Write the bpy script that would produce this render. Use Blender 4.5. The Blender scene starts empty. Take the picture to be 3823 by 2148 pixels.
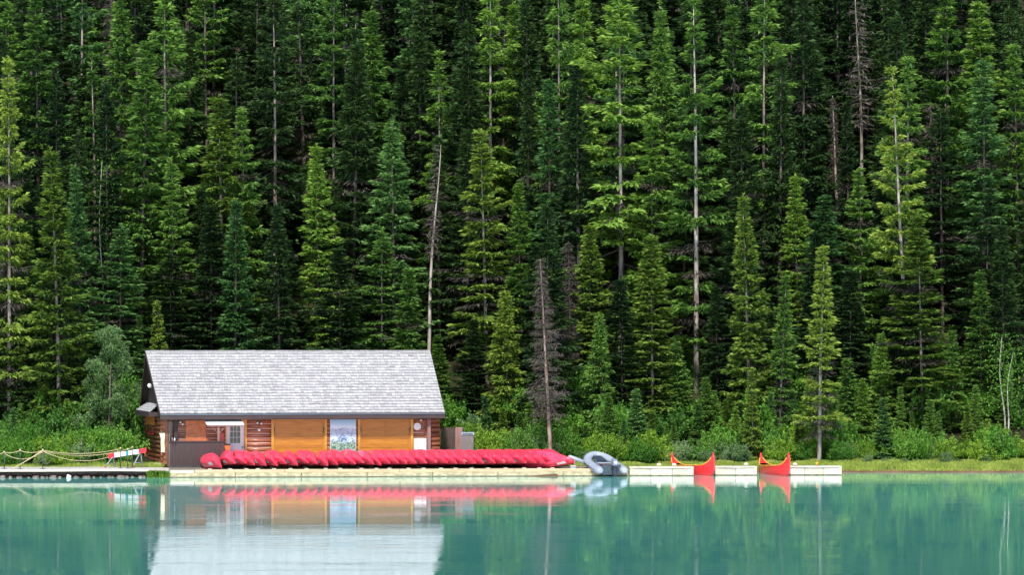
import bpy, math, random
import numpy as np
from mathutils import Vector, Matrix

# ------------------------------------------------------------------ frame
W, HH = 3823.0, 2148.0          # the photograph's own pixels, used to size and place real things
F = 14800.0                     # focal length in those pixels
CX, YH = 1911.5, 1247.0         # principal column, horizon row
CAM_H = 8.0
S = 1.4846                      # 2575 px wide notes -> 3823 px
def PX(px, D): return (px - CX) / F * D
def PZ(py, D): return CAM_H - (py - YH) / F * D

sc = bpy.context.scene
col = sc.collection
rng = np.random.default_rng(7)
random.seed(5)

# ------------------------------------------------------------------ helpers
def tag(o, label=None, cat=None, group=None, kind=None):
    if label: o['label'] = label
    if cat: o['category'] = cat
    if group: o['group'] = group
    if kind: o['kind'] = kind
    return o

def empty(name, loc=(0, 0, 0), rz=0.0, label=None, cat=None, group=None):
    o = bpy.data.objects.new(name, None)
    o.empty_display_size = 0.2
    o.location = loc; o.rotation_euler = (0, 0, rz)
    col.objects.link(o)
    return tag(o, label, cat, group)

class MB:
    def __init__(s): s.v = []; s.f = []; s.sm = []
    def add(s, vs, fs, smooth=False):
        n = len(s.v)
        s.v += [tuple(p) for p in vs]
        s.f += [tuple(i + n for i in f) for f in fs]
        s.sm += [smooth] * len(fs)
        return s
    def box(s, x0, x1, y0, y1, z0, z1):
        vs = [(x0,y0,z0),(x1,y0,z0),(x1,y1,z0),(x0,y1,z0),(x0,y0,z1),(x1,y0,z1),(x1,y1,z1),(x0,y1,z1)]
        return s.add(vs, [(0,3,2,1),(4,5,6,7),(0,1,5,4),(1,2,6,5),(2,3,7,6),(3,0,4,7)])
    def hexa(s, bottom, top):
        return s.add(list(bottom) + list(top), [(0,3,2,1),(4,5,6,7),(0,1,5,4),(1,2,6,5),(2,3,7,6),(3,0,4,7)])
    def bevbox(s, x0, x1, y0, y1, z0, z1, b=0.02):
        # box with chamfered vertical and top edges
        vs = []
        def ring(i, z): return [(x0+i,y0,z),(x1-i,y0,z),(x1,y0+i,z),(x1,y1-i,z),(x1-i,y1,z),(x0+i,y1,z),(x0,y1-i,z),(x0,y0+i,z)]
        r0 = ring(b, z0); r1 = ring(b, z1-b)
        r2 = [(min(max(p[0], x0+b), x1-b), min(max(p[1], y0+b), y1-b), z1) for p in r1]
        vs = r0 + r1 + r2
        fs = [tuple(range(7, -1, -1)), tuple(range(16, 24))]
        for k in range(8):
            j = (k+1) % 8
            fs += [(k, j, j+8, k+8), (k+8, j+8, j+16, k+16)]
        return s.add(vs, fs)
    def tube(s, pts, rad, n=8, cap=True, smooth=True):
        pts = [Vector(p) for p in pts]
        if not hasattr(rad, '__len__'): rad = [rad] * len(pts)
        vs = []; fs = []
        prev = None
        for i, p in enumerate(pts):
            t = (pts[min(i+1, len(pts)-1)] - pts[max(i-1, 0)])
            if t.length < 1e-9: t = Vector((0, 0, 1))
            t.normalize()
            if prev is None:
                a = Vector((0, 0, 1)) if abs(t.z) < .9 else Vector((1, 0, 0))
                u = t.cross(a).normalized()
            else:
                u = (prev - t * prev.dot(t)).normalized()
            prev = u
            w = t.cross(u)
            for k in range(n):
                an = 2 * math.pi * k / n
                vs.append(p + (u * math.cos(an) + w * math.sin(an)) * rad[i])
        for i in range(len(pts) - 1):
            for k in range(n):
                j = (k + 1) % n
                fs.append((i*n+k, i*n+j, (i+1)*n+j, (i+1)*n+k))
        s.add(vs, fs, smooth)
        if cap:
            m = len(s.v) - len(vs)
            s.f.append(tuple(m + k for k in range(n - 1, -1, -1))); s.sm.append(False)
            b = m + (len(pts) - 1) * n
            s.f.append(tuple(b + k for k in range(n))); s.sm.append(False)
        return s
    def disc(s, c, r, axis, th, n=24):
        a = Vector(axis).normalized() * th / 2
        c = Vector(c)
        return s.tube([c - a, c + a], r, n, True, False)
    def ball(s, c, r, n=10, sq=(1, 1, 1)):
        vs = []; fs = []
        m = n // 2 + 1
        for i in range(m + 1):
            th = math.pi * i / m
            for k in range(n):
                ph = 2 * math.pi * k / n
                vs.append((c[0] + r*sq[0]*math.sin(th)*math.cos(ph), c[1] + r*sq[1]*math.sin(th)*math.sin(ph), c[2] + r*sq[2]*math.cos(th)))
        for i in range(m):
            for k in range(n):
                j = (k+1) % n
                fs.append((i*n+k, (i+1)*n+k, (i+1)*n+j, i*n+j))
        return s.add(vs, fs, True)
    def mesh(s, name, mat=None):
        me = bpy.data.meshes.new(name)
        me.from_pydata(s.v, [], s.f)
        me.polygons.foreach_set('use_smooth', s.sm)
        if mat: me.materials.append(mat)
        me.update()
        return me
    def build(s, name, mat, parent=None, loc=None, rot=None):
        o = bpy.data.objects.new(name, s.mesh(name, mat))
        col.objects.link(o)
        if parent: o.parent = parent
        if loc: o.location = loc
        if rot: o.rotation_euler = rot
        return o

def quads_mesh(name, Q, mat, seed_attr=True, aux=None):
    """Q: (n,4,3) array -> mesh of separate quads"""
    n = len(Q)
    me = bpy.data.meshes.new(name)
    me.vertices.add(n * 4); me.loops.add(n * 4); me.polygons.add(n)
    me.vertices.foreach_set('co', np.ascontiguousarray(Q, dtype=np.float32).reshape(-1))
    me.loops.foreach_set('vertex_index', np.arange(n * 4, dtype=np.int32))
    me.polygons.foreach_set('loop_start', np.arange(0, n * 4, 4, dtype=np.int32))
    me.update(calc_edges=True)
    if aux is not None:
        a = me.attributes.new('tint', 'FLOAT', 'FACE')
        a.data.foreach_set('value', np.asarray(aux, dtype=np.float32))
    if mat: me.materials.append(mat)
    me.validate()
    return me

# ------------------------------------------------------------------ materials
def nt(name):
    m = bpy.data.materials.new(name); m.use_nodes = True
    t = m.node_tree; t.nodes.clear()
    out = t.nodes.new('ShaderNodeOutputMaterial')
    return m, t, out
def node(t, kind, **kw):
    n = t.nodes.new(kind)
    for k, v in kw.items():
        if k.startswith('i_'): n.inputs[k[2:].replace('_', ' ')].default_value = v
        else: setattr(n, k, v)
    return n
def ramp(t, stops):
    r = t.nodes.new('ShaderNodeValToRGB')
    e = r.color_ramp.elements
    while len(e) > 1: e.remove(e[-1])
    e[0].position = stops[0][0]; e[0].color = (*stops[0][1], 1)
    for p, c in stops[1:]:
        x = e.new(p); x.color = (*c, 1)
    return r
def simple(name, c, rough=0.6, c2=None, scale=4.0, stretch=(1, 1, 1), spec=0.4, bump=0.0, metal=0.0, contrast=(0.35, 0.65), coat=0.0, detail=4.0):
    m, t, out = nt(name)
    b = node(t, 'ShaderNodeBsdfPrincipled')
    b.inputs['Roughness'].default_value = rough
    b.inputs['Metallic'].default_value = metal
    b.inputs['Specular IOR Level'].default_value = spec
    b.inputs['Coat Weight'].default_value = coat
    t.links.new(b.outputs[0], out.inputs[0])
    if c2 is None: c2 = tuple(x * .8 for x in c)
    tc = node(t, 'ShaderNodeTexCoord'); mp = node(t, 'ShaderNodeMapping')
    mp.inputs['Scale'].default_value = stretch
    t.links.new(tc.outputs['Object'], mp.inputs[0])
    nz = node(t, 'ShaderNodeTexNoise'); nz.inputs['Scale'].default_value = scale; nz.inputs['Detail'].default_value = detail
    t.links.new(mp.outputs[0], nz.inputs['Vector'])
    r = ramp(t, [(contrast[0], c2), (contrast[1], c)])
    t.links.new(nz.outputs['Fac'], r.inputs[0])
    t.links.new(r.outputs[0], b.inputs['Base Color'])
    if bump:
        bp = node(t, 'ShaderNodeBump'); bp.inputs['Strength'].default_value = bump; bp.inputs['Distance'].default_value = .02
        t.links.new(nz.outputs['Fac'], bp.inputs['Height']); t.links.new(bp.outputs[0], b.inputs['Normal'])
    return m

def foliage(name, dark, mid, light, transl=.3, rough=.7, var=.35, scale=1.2):
    m, t, out = nt(name)
    tc = node(t, 'ShaderNodeTexCoord')
    nz = node(t, 'ShaderNodeTexNoise'); nz.inputs['Scale'].default_value = scale; nz.inputs['Detail'].default_value = 3
    t.links.new(tc.outputs['Object'], nz.inputs['Vector'])
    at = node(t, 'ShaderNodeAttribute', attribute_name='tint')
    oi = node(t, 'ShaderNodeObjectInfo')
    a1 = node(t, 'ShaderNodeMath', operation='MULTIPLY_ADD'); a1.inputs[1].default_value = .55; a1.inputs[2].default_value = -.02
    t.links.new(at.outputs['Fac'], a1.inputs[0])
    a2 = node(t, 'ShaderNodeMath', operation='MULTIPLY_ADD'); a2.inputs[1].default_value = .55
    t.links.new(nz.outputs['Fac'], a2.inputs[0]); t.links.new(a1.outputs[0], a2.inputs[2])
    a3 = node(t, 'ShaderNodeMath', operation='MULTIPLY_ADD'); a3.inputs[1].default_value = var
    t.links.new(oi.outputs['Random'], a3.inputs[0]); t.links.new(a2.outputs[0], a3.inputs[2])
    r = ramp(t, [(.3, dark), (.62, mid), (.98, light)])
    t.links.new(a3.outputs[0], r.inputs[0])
    d = node(t, 'ShaderNodeBsdfPrincipled'); d.inputs['Roughness'].default_value = rough; d.inputs['Specular IOR Level'].default_value = .25
    t.links.new(r.outputs[0], d.inputs['Base Color'])
    tr = node(t, 'ShaderNodeBsdfTranslucent'); t.links.new(r.outputs[0], tr.inputs[0])
    mx = node(t, 'ShaderNodeMixShader'); mx.inputs[0].default_value = transl
    t.links.new(d.outputs[0], mx.inputs[1]); t.links.new(tr.outputs[0], mx.inputs[2])
    t.links.new(mx.outputs[0], out.inputs[0])
    return m

M = {}
M['fol_bright'] = foliage('needles_bright', (.026,.078,.015), (.092,.205,.028), (.26,.42,.066), .32)
M['fol_yellow'] = foliage('needles_yellow', (.032,.076,.015), (.110,.198,.027), (.29,.40,.06), .32)
M['fol_mid'] = foliage('needles_mid', (.020,.062,.014), (.066,.160,.027), (.19,.34,.058), .3)
M['fol_dark'] = foliage('needles_dark', (.007,.022,.009), (.020,.054,.014), (.058,.115,.027), .25)  # dark tone, also carries painted shade for the background stand
M['fol_blue'] = foliage('needles_blue', (.015,.054,.018), (.050,.142,.036), (.16,.31,.08), .3)
M['fol_dead'] = foliage('needles_dead', (.04,.033,.026), (.095,.078,.064), (.17,.145,.125), .1)
M['twig'] = foliage('twigs_grey', (.022,.019,.014), (.05,.043,.032), (.095,.083,.065), .05)
M['bush_a'] = foliage('leaves_green', (0.025, 0.085, 0.014), (0.075, 0.22, 0.022), (0.19, 0.38, 0.05), 0.4)
M['bush_b'] = foliage('leaves_pale', (.05,.11,.045), (.12,.22,.075), (.25,.36,.15), .35)
M['bush_c'] = foliage('leaves_yellow', (0.05, 0.115, 0.012), (0.14, 0.28, 0.022), (0.3, 0.46, 0.05), 0.4)
M['bush_d'] = foliage('leaves_deep', (0.02, 0.07, 0.014), (0.06, 0.175, 0.024), (0.14, 0.3, 0.045), 0.35)
M['willow'] = foliage('leaves_willow', (.035,.09,.032), (.09,.18,.055), (.2,.31,.11), .35)
M['grass'] = foliage('grass_blades', (.12,.18,.03), (.26,.35,.055), (.42,.50,.10), .35, scale=.6)
M['bark'] = simple('bark_grey', (.36,.31,.27), .9, (.13,.10,.085), 5, (1,1,.35), .1, bump=.4)
M['bark_dark'] = simple('bark_dark', (.17,.14,.12), .9, (.06,.045,.04), 5, (1,1,.35), .1, bump=.4)
M['bark_pale'] = simple('bark_pale', (.46,.41,.36), .85, (.20,.165,.14), 4, (1,1,.3), .15, bump=.3)
M['bark_rust'] = simple('bark_rust', (.40,.31,.26), .9, (.16,.10,.075), 3, (1,1,.35), .1, bump=.4)
M['birch'] = simple('bark_birch', (.52,.49,.42), .8, (.2,.18,.14), 7, (1,1,.5), .2)

# roof shingles: per shingle weathering, plus row shade painted on the butt faces
def mat_shingle():
    m, t, out = nt('cedar_shingle_weathered')
    at = node(t, 'ShaderNodeAttribute', attribute_name='tint')
    tc = node(t, 'ShaderNodeTexCoord')
    nz = node(t, 'ShaderNodeTexNoise'); nz.inputs['Scale'].default_value = 1.1; nz.inputs['Detail'].default_value = 5
    t.links.new(tc.outputs['Object'], nz.inputs['Vector'])
    n2 = node(t, 'ShaderNodeTexNoise'); n2.inputs['Scale'].default_value = 30; n2.inputs['Detail'].default_value = 3
    t.links.new(tc.outputs['Object'], n2.inputs['Vector'])
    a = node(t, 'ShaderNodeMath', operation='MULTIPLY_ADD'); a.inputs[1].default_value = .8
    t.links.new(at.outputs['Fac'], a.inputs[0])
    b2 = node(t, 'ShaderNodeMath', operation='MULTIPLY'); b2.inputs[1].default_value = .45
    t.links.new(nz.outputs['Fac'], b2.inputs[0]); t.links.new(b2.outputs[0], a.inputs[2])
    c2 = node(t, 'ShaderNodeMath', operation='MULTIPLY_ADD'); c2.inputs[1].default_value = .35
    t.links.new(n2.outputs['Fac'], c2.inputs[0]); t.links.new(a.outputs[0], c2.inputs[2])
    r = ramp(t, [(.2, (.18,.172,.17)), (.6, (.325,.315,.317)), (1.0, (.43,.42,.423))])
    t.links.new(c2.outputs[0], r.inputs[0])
    p = node(t, 'ShaderNodeBsdfPrincipled'); p.inputs['Roughness'].default_value = .75; p.inputs['Specular IOR Level'].default_value = .3
    t.links.new(r.outputs[0], p.inputs['Base Color']); t.links.new(p.outputs[0], out.inputs[0])
    return m
M['shingle'] = mat_shingle()
M['log'] = simple('stained_log', (.37,.13,.06), .38, (.21,.065,.028), 2.2, (.35,3,3), .5, bump=.15, coat=.25)
M['log_end'] = simple('log_end_grain', (.34,.13,.06), .6, (.16,.06,.03), 14)
M['chink_highlight'] = simple('chinking', (.62,.47,.40), .8)  # pale colour paints in the bright highlights along the log tops
M['fascia'] = simple('brown_fascia', (.052,.034,.032), .6, (.035,.023,.022), 3, (.3,1,1))
M['gutter'] = simple('blue_grey_metal', (.09,.14,.18), .4, spec=.6)
M['gable'] = simple('dark_brown_boards', (.045,.03,.028), .8, (.022,.016,.015), 6, (3,3,.2))
M['amber'] = simple('varnished_amber_wood', (.52,.21,.016), .42, (.40,.145,.010), 2.2, (.6,1,5), .4, coat=.2)
M['amber_frame'] = simple('amber_trim', (.66,.33,.035), .45, (.48,.20,.02), 3, (1,1,.4), .4, coat=.2)
M['rustboard'] = simple('rust_board', (.60,.19,.06), .55, (.42,.11,.045), 3, (1,1,2))
M['white'] = simple('white_paint', (.78,.79,.80), .4, (.70,.71,.73), 3)
M['cream'] = simple('cream_cloth', (.82,.81,.55), .7, (.70,.69,.45), 4)
M['glass'] = simple('dark_window_glass', (.012,.03,.028), .08, (.01,.02,.02), 3, spec=.8)
M['darkbrown'] = simple('brown_painted_board', (.065,.042,.040), .6, (.043,.028,.027), 5, (6,1,.3))
M['midbrown'] = simple('weathered_brown_board', (.24,.16,.13), .7, (.15,.10,.085), 5, (3,3,.3))
M['fence'] = simple('brown_fence', (.11,.065,.055), .8, (.05,.03,.03), 5, (5,5,.2))
M['fence_post'] = simple('brown_fence_post', (.30,.17,.15), .7, (.20,.11,.10), 3, (3,3,.3))
M['concrete'] = simple('pale_dock_concrete', (.50,.46,.34), .8, (.38,.35,.26), 2.2, (1,1,2), bump=.1)
M['dock_lower'] = simple('algae_stained_dock_face', (.42,.37,.23), .8, (.22,.21,.12), 3.2, (1,1,2), bump=.1)
M['dock_wood'] = simple('tan_dock_timber', (.50,.39,.24), .75, (.38,.29,.17), 2.5, (.4,1,3), bump=.1)
M['float'] = simple('white_float_dock', (.62,.57,.44), .55, (.47,.43,.32), 2.5, (1,1,1.5))
M['float2'] = simple('cream_float_dock', (.50,.46,.33), .6, (.38,.35,.25), 2.5, (1,1,1.5))
M['waterline'] = simple('dark_waterline_stain', (.16,.12,.07), .8, (.06,.06,.035), 6)
M['deck'] = simple('grey_deck_boards', (.24,.20,.16), .8, (.15,.125,.10), 3)
M['apron'] = simple('apron_paving', (.26,.24,.21), .85, (.19,.175,.15), 1.5)
M['plank'] = simple('grey_boardwalk', (.55,.51,.46), .8, (.40,.37,.33), 3, (6,1,1))
M['beam'] = simple('dark_beam', (.035,.033,.03), .9, (.015,.015,.014), 3)
M['rock'] = simple('shore_rock', (.22,.18,.155), .85, (.07,.06,.055), 3, bump=.5)
M['rock_white'] = simple('white_rock', (.74,.70,.68), .8, (.55,.52,.50), 4)
M['rope'] = simple('tan_rope', (.62,.50,.30), .8, (.44,.34,.20), 20)
M['iron'] = simple('dark_iron', (.07,.08,.075), .5, (.04,.045,.04), 6)
M['red'] = simple('red_canoe_plastic', (.90,.055,.115), .36, (.80,.038,.08), 1.5, spec=.55, coat=.35)
M['red2'] = simple('scarlet_canoe_paint', (.78,.028,.034), .35, (.66,.018,.022), 1.2, spec=.5, coat=.3)
M['interior'] = simple('dark_canoe_interior', (.09,.05,.035), .7, (.05,.03,.02), 3)
M['yellowwood'] = simple('yellow_gunwale_wood', (.80,.42,.05), .5, (.62,.28,.03), 4)
M['sticker'] = simple('white_sticker', (.85,.80,.80), .45, (.55,.42,.44), 22, contrast=(.38, .46))
M['rubber'] = simple('grey_inflatable_fabric', (.32,.355,.41), .45, (.24,.27,.32), 1.5, spec=.45)
M['rubber_dark'] = simple('navy_boat_hull', (.03,.045,.065), .5, (.015,.02,.03), 2)
M['transom'] = simple('teal_grey_transom', (.045,.075,.09), .5, (.025,.04,.05), 5)
M['motor'] = simple('grey_outboard', (.22,.26,.33), .35, (.12,.14,.19), 4)
M['floor_red'] = simple('maroon_boat_floor', (.15,.035,.04), .7)
M['orange'] = simple('orange_board', (.62,.22,.03), .55, (.5,.16,.02), 4)
M['redpaint'] = simple('red_paint', (.65,.02,.04), .5)
M['teal'] = simple('teal_paint', (.03,.38,.50), .5)
M['blackmat'] = simple('black_plastic', (.02,.02,.022), .5)
M['orange_plastic'] = simple('orange_plastic', (.75,.18,.05), .45)

# mountain mural: a flat printed panel
def mat_mural():
    m, t, out = nt('mountain_panorama_print')
    tc = node(t, 'ShaderNodeTexCoord'); sp = node(t, 'ShaderNodeSeparateXYZ')
    t.links.new(tc.outputs['Generated'], sp.inputs[0])
    def noise(sc_, det, rough, dist):
        n = node(t, 'ShaderNodeTexNoise'); n.inputs['Scale'].default_value = sc_; n.inputs['Detail'].default_value = det
        n.inputs['Roughness'].default_value = rough; n.inputs['Distortion'].default_value = dist
        t.links.new(tc.outputs['Generated'], n.inputs['Vector']); return n
    n1 = noise(3.0, 6, .6, .4); n2 = noise(5.5, 6, .7, 1.6); n3 = noise(14, 4, .6, .5)
    h = node(t, 'ShaderNodeMath', operation='MULTIPLY_ADD'); h.inputs[1].default_value = .5
    t.links.new(n1.outputs['Fac'], h.inputs[0]); t.links.new(sp.outputs['Z'], h.inputs[2])   # z + .5 noise
    rock = ramp(t, [(.38, (.06,.12,.22)), (.46, (.22,.33,.50)), (.52, (.66,.74,.80)), (.57, (.33,.44,.60)), (.66, (.10,.18,.30))])
    t.links.new(n2.outputs['Fac'], rock.inputs[0])
    skyr = ramp(t, [(.88, (.66,.76,.84)), (1.0, (.36,.60,.76)), (1.0, (.17,.44,.66))])
    t.links.new(sp.outputs['Z'], skyr.inputs[0]); skyr.color_ramp.elements[0].position = .72; skyr.color_ramp.elements[1].position = .85
    gr = ramp(t, [(.40, (.05,.13,.08)), (.50, (.14,.24,.17)), (.60, (.42,.50,.42))])
    t.links.new(n3.outputs['Fac'], gr.inputs[0])
    def step(lo, hi):
        r = node(t, 'ShaderNodeMapRange'); r.inputs['From Min'].default_value = lo; r.inputs['From Max'].default_value = hi
        t.links.new(h.outputs[0], r.inputs[0]); return r
    m1 = node(t, 'ShaderNodeMixRGB'); t.links.new(step(.50, .56).outputs[0], m1.inputs[0]); t.links.new(gr.outputs[0], m1.inputs[1]); t.links.new(rock.outputs[0], m1.inputs[2])
    m2 = node(t, 'ShaderNodeMixRGB'); t.links.new(step(.93, .97).outputs[0], m2.inputs[0]); t.links.new(m1.outputs[0], m2.inputs[1]); t.links.new(skyr.outputs[0], m2.inputs[2])
    p = node(t, 'ShaderNodeBsdfPrincipled'); p.inputs['Roughness'].default_value = .4
    t.links.new(m2.outputs[0], p.inputs['Base Color']); t.links.new(p.outputs[0], out.inputs[0])
    return m
M['mural'] = mat_mural()

# ground
def mat_ground():
    m, t, out = nt('forest_floor_and_bank')
    tc = node(t, 'ShaderNodeTexCoord')
    nz = node(t, 'ShaderNodeTexNoise'); nz.inputs['Scale'].default_value = .9; nz.inputs['Detail'].default_value = 8
    t.links.new(tc.outputs['Object'], nz.inputs['Vector'])
    r = ramp(t, [(.3, (.018,.014,.009)), (.55, (.028,.03,.012)), (.75, (.035,.06,.015))])
    t.links.new(nz.outputs['Fac'], r.inputs[0])
    r2 = ramp(t, [(.3, (.10,.055,.03)), (.7, (.17,.10,.06))])
    t.links.new(nz.outputs['Fac'], r2.inputs[0])
    sp = node(t, 'ShaderNodeSeparateXYZ'); t.links.new(tc.outputs['Object'], sp.inputs[0])
    mr = node(t, 'ShaderNodeMapRange'); mr.inputs['From Min'].default_value = .15; mr.inputs['From Max'].default_value = .3
    t.links.new(sp.outputs['Z'], mr.inputs[0])
    mx = node(t, 'ShaderNodeMixRGB')
    t.links.new(mr.outputs[0], mx.inputs[0]); t.links.new(r2.outputs[0], mx.inputs[1]); t.links.new(r.outputs[0], mx.inputs[2])
    p = node(t, 'ShaderNodeBsdfPrincipled'); p.inputs['Roughness'].default_value = .95; p.inputs['Specular IOR Level'].default_value = .1
    t.links.new(mx.outputs[0], p.inputs['Base Color']); t.links.new(p.outputs[0], out.inputs[0])
    return m
M['ground'] = mat_ground()

def mat_water():
    m, t, out = nt('glacial_lake_water')
    tc = node(t, 'ShaderNodeTexCoord')
    mp = node(t, 'ShaderNodeMapping'); mp.inputs['Scale'].default_value = (.22, 1.0, 1)
    t.links.new(tc.outputs['Object'], mp.inputs[0])
    n1 = node(t, 'ShaderNodeTexNoise'); n1.inputs['Scale'].default_value = 1.6; n1.inputs['Detail'].default_value = 4
    t.links.new(mp.outputs[0], n1.inputs['Vector'])
    # calm and breezy patches
    n2 = node(t, 'ShaderNodeTexNoise'); n2.inputs['Scale'].default_value = .06; n2.inputs['Detail'].default_value = 2
    mp2 = node(t, 'ShaderNodeMapping'); mp2.inputs['Scale'].default_value = (.5, 3.0, 1)
    t.links.new(tc.outputs['Object'], mp2.inputs[0]); t.links.new(mp2.outputs[0], n2.inputs['Vector'])
    mr = node(t, 'ShaderNodeMapRange'); mr.inputs['From Min'].default_value = .4; mr.inputs['From Max'].default_value = .65
    mr.inputs['To Min'].default_value = .12; mr.inputs['To Max'].default_value = 1.0
    t.links.new(n2.outputs['Fac'], mr.inputs[0])
    bp = node(t, 'ShaderNodeBump'); bp.inputs['Distance'].default_value = WAVE
    t.links.new(mr.outputs[0], bp.inputs['Strength']); t.links.new(n1.outputs['Fac'], bp.inputs['Height'])
    d = node(t, 'ShaderNodeBsdfDiffuse')
    n3 = node(t, 'ShaderNodeTexNoise'); n3.inputs['Scale'].default_value = .03; n3.inputs['Detail'].default_value = 2
    t.links.new(tc.outputs['Object'], n3.inputs['Vector'])
    r = ramp(t, [(.3, (.16,.74,.60)), (.7, (.22,.80,.71))])
    t.links.new(n3.outputs['Fac'], r.inputs[0]); t.links.new(r.outputs[0], d.inputs[0])
    g = node(t, 'ShaderNodeBsdfGlossy'); g.inputs['Roughness'].default_value = .02
    g.inputs[0].default_value = (.93, .97, 1, 1)
    t.links.new(bp.outputs[0], g.inputs['Normal'])
    mx = node(t, 'ShaderNodeMixShader'); mx.inputs[0].default_value = .885
    t.links.new(d.outputs[0], mx.inputs[1]); t.links.new(g.outputs[0], mx.inputs[2])
    t.links.new(mx.outputs[0], out.inputs[0])
    return m
WAVE = .010
M['water'] = mat_water()

# ------------------------------------------------------------------ terrain
_sx = [-400, -60, -20.5, -18.5, 2.5, 4.5, 9, 14, 19, 26, 60, 400]
_sd = [222.3, 222.3, 222.3, 222.0, 222.0, 226.2, 227.3, 227.9, 228.5, 228.3, 229, 229]
_hn = [(rng.uniform(.05, .5), rng.uniform(0, 6.28), rng.uniform(0, 6.28)) for _ in range(10)]
def ground_h(x, d):
    ds = np.interp(x, _sx, _sd)
    t = d - ds
    h = np.interp(t, [-12, -4, 0, .45, 1.2, 4, 8, 12], [-3, -1.4, -.04, .27, .36, .48, .62, .8])
    pad = (np.abs(x + 8.5) < 13) * 1.0
    bump = sum(math.cos(0) * np.sin(x * f + p + d * f * .6) * np.cos(d * f * .9 + q) for f, p, q in _hn) / 10
    hs = np.interp(x, [-60, -23, -20, -2, 2, 60], [232, 233, 237, 238.5, 236, 235.5])
    slope = np.maximum(d - hs, 0)
    h = h + .50 * np.maximum(slope - 2, 0) + np.minimum(slope, 2) ** 2 * .11
    near = np.clip((t - 2) / 5, 0, 1)
    h = h + bump * near * (.25 + np.clip(slope / 20, 0, 1) * 1.4) * (1 - pad * (slope <= 0))
    return h
def gh(x, d): return float(ground_h(np.array([x], float), np.array([d], float))[0])

def build_ground():
    xs = np.concatenate([np.linspace(-400, -55, 18), np.linspace(-50, 50, 161), np.linspace(55, 400, 18)])
    ds = np.concatenate([[150, 180, 200, 212], np.linspace(216, 246, 91), np.linspace(247, 330, 60), np.linspace(340, 640, 20)])
    X, D = np.meshgrid(xs, ds)
    Z = ground_h(X, D)
    nx, nd = len(xs), len(ds)
    V = np.stack([X, D, Z], -1).reshape(-1, 3)
    Fc = [(j*nx+i, j*nx+i+1, (j+1)*nx+i+1, (j+1)*nx+i) for j in range(nd-1) for i in range(nx-1)]
    mb = MB(); mb.v = [tuple(v) for v in V]; mb.f = Fc; mb.sm = [True] * len(Fc)
    o = mb.build('ground', M['ground'])
    tag(o, 'forest floor rising from the lake bank up the wooded hillside', 'ground', kind='structure')
build_ground()
wm = MB().add([(-900, -300, 0), (900, -300, 0), (900, 245, 0), (-900, 245, 0)], [(0, 1, 2, 3)])
tag(wm.build('water', M['water']), 'calm turquoise lake water mirroring the boathouse and trees', 'water', kind='structure')

# ------------------------------------------------------------------ conifers
def unit(v): return v / np.maximum(np.linalg.norm(v, axis=-1, keepdims=True), 1e-9)

def spray_quads(P, Dr, L, Wd, rg, tilt=.6):
    """diamond shaped sprays: start P, direction Dr, length L, width Wd"""
    n = len(P)
    up = np.tile([0, 0, 1.0], (n, 1)) + rg.normal(0, tilt, (n, 3))
    side = unit(np.cross(Dr, up))
    nrm = unit(np.cross(side, Dr))
    mid = P + Dr * (L * .45)[:, None] + nrm * (L * .06)[:, None]
    tip = P + Dr * L[:, None] - np.array([0, 0, 1.0]) * (L * .12)[:, None]
    return np.stack([P, mid - side * (Wd / 2)[:, None], tip, mid + side * (Wd / 2)[:, None]], 1)

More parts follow.
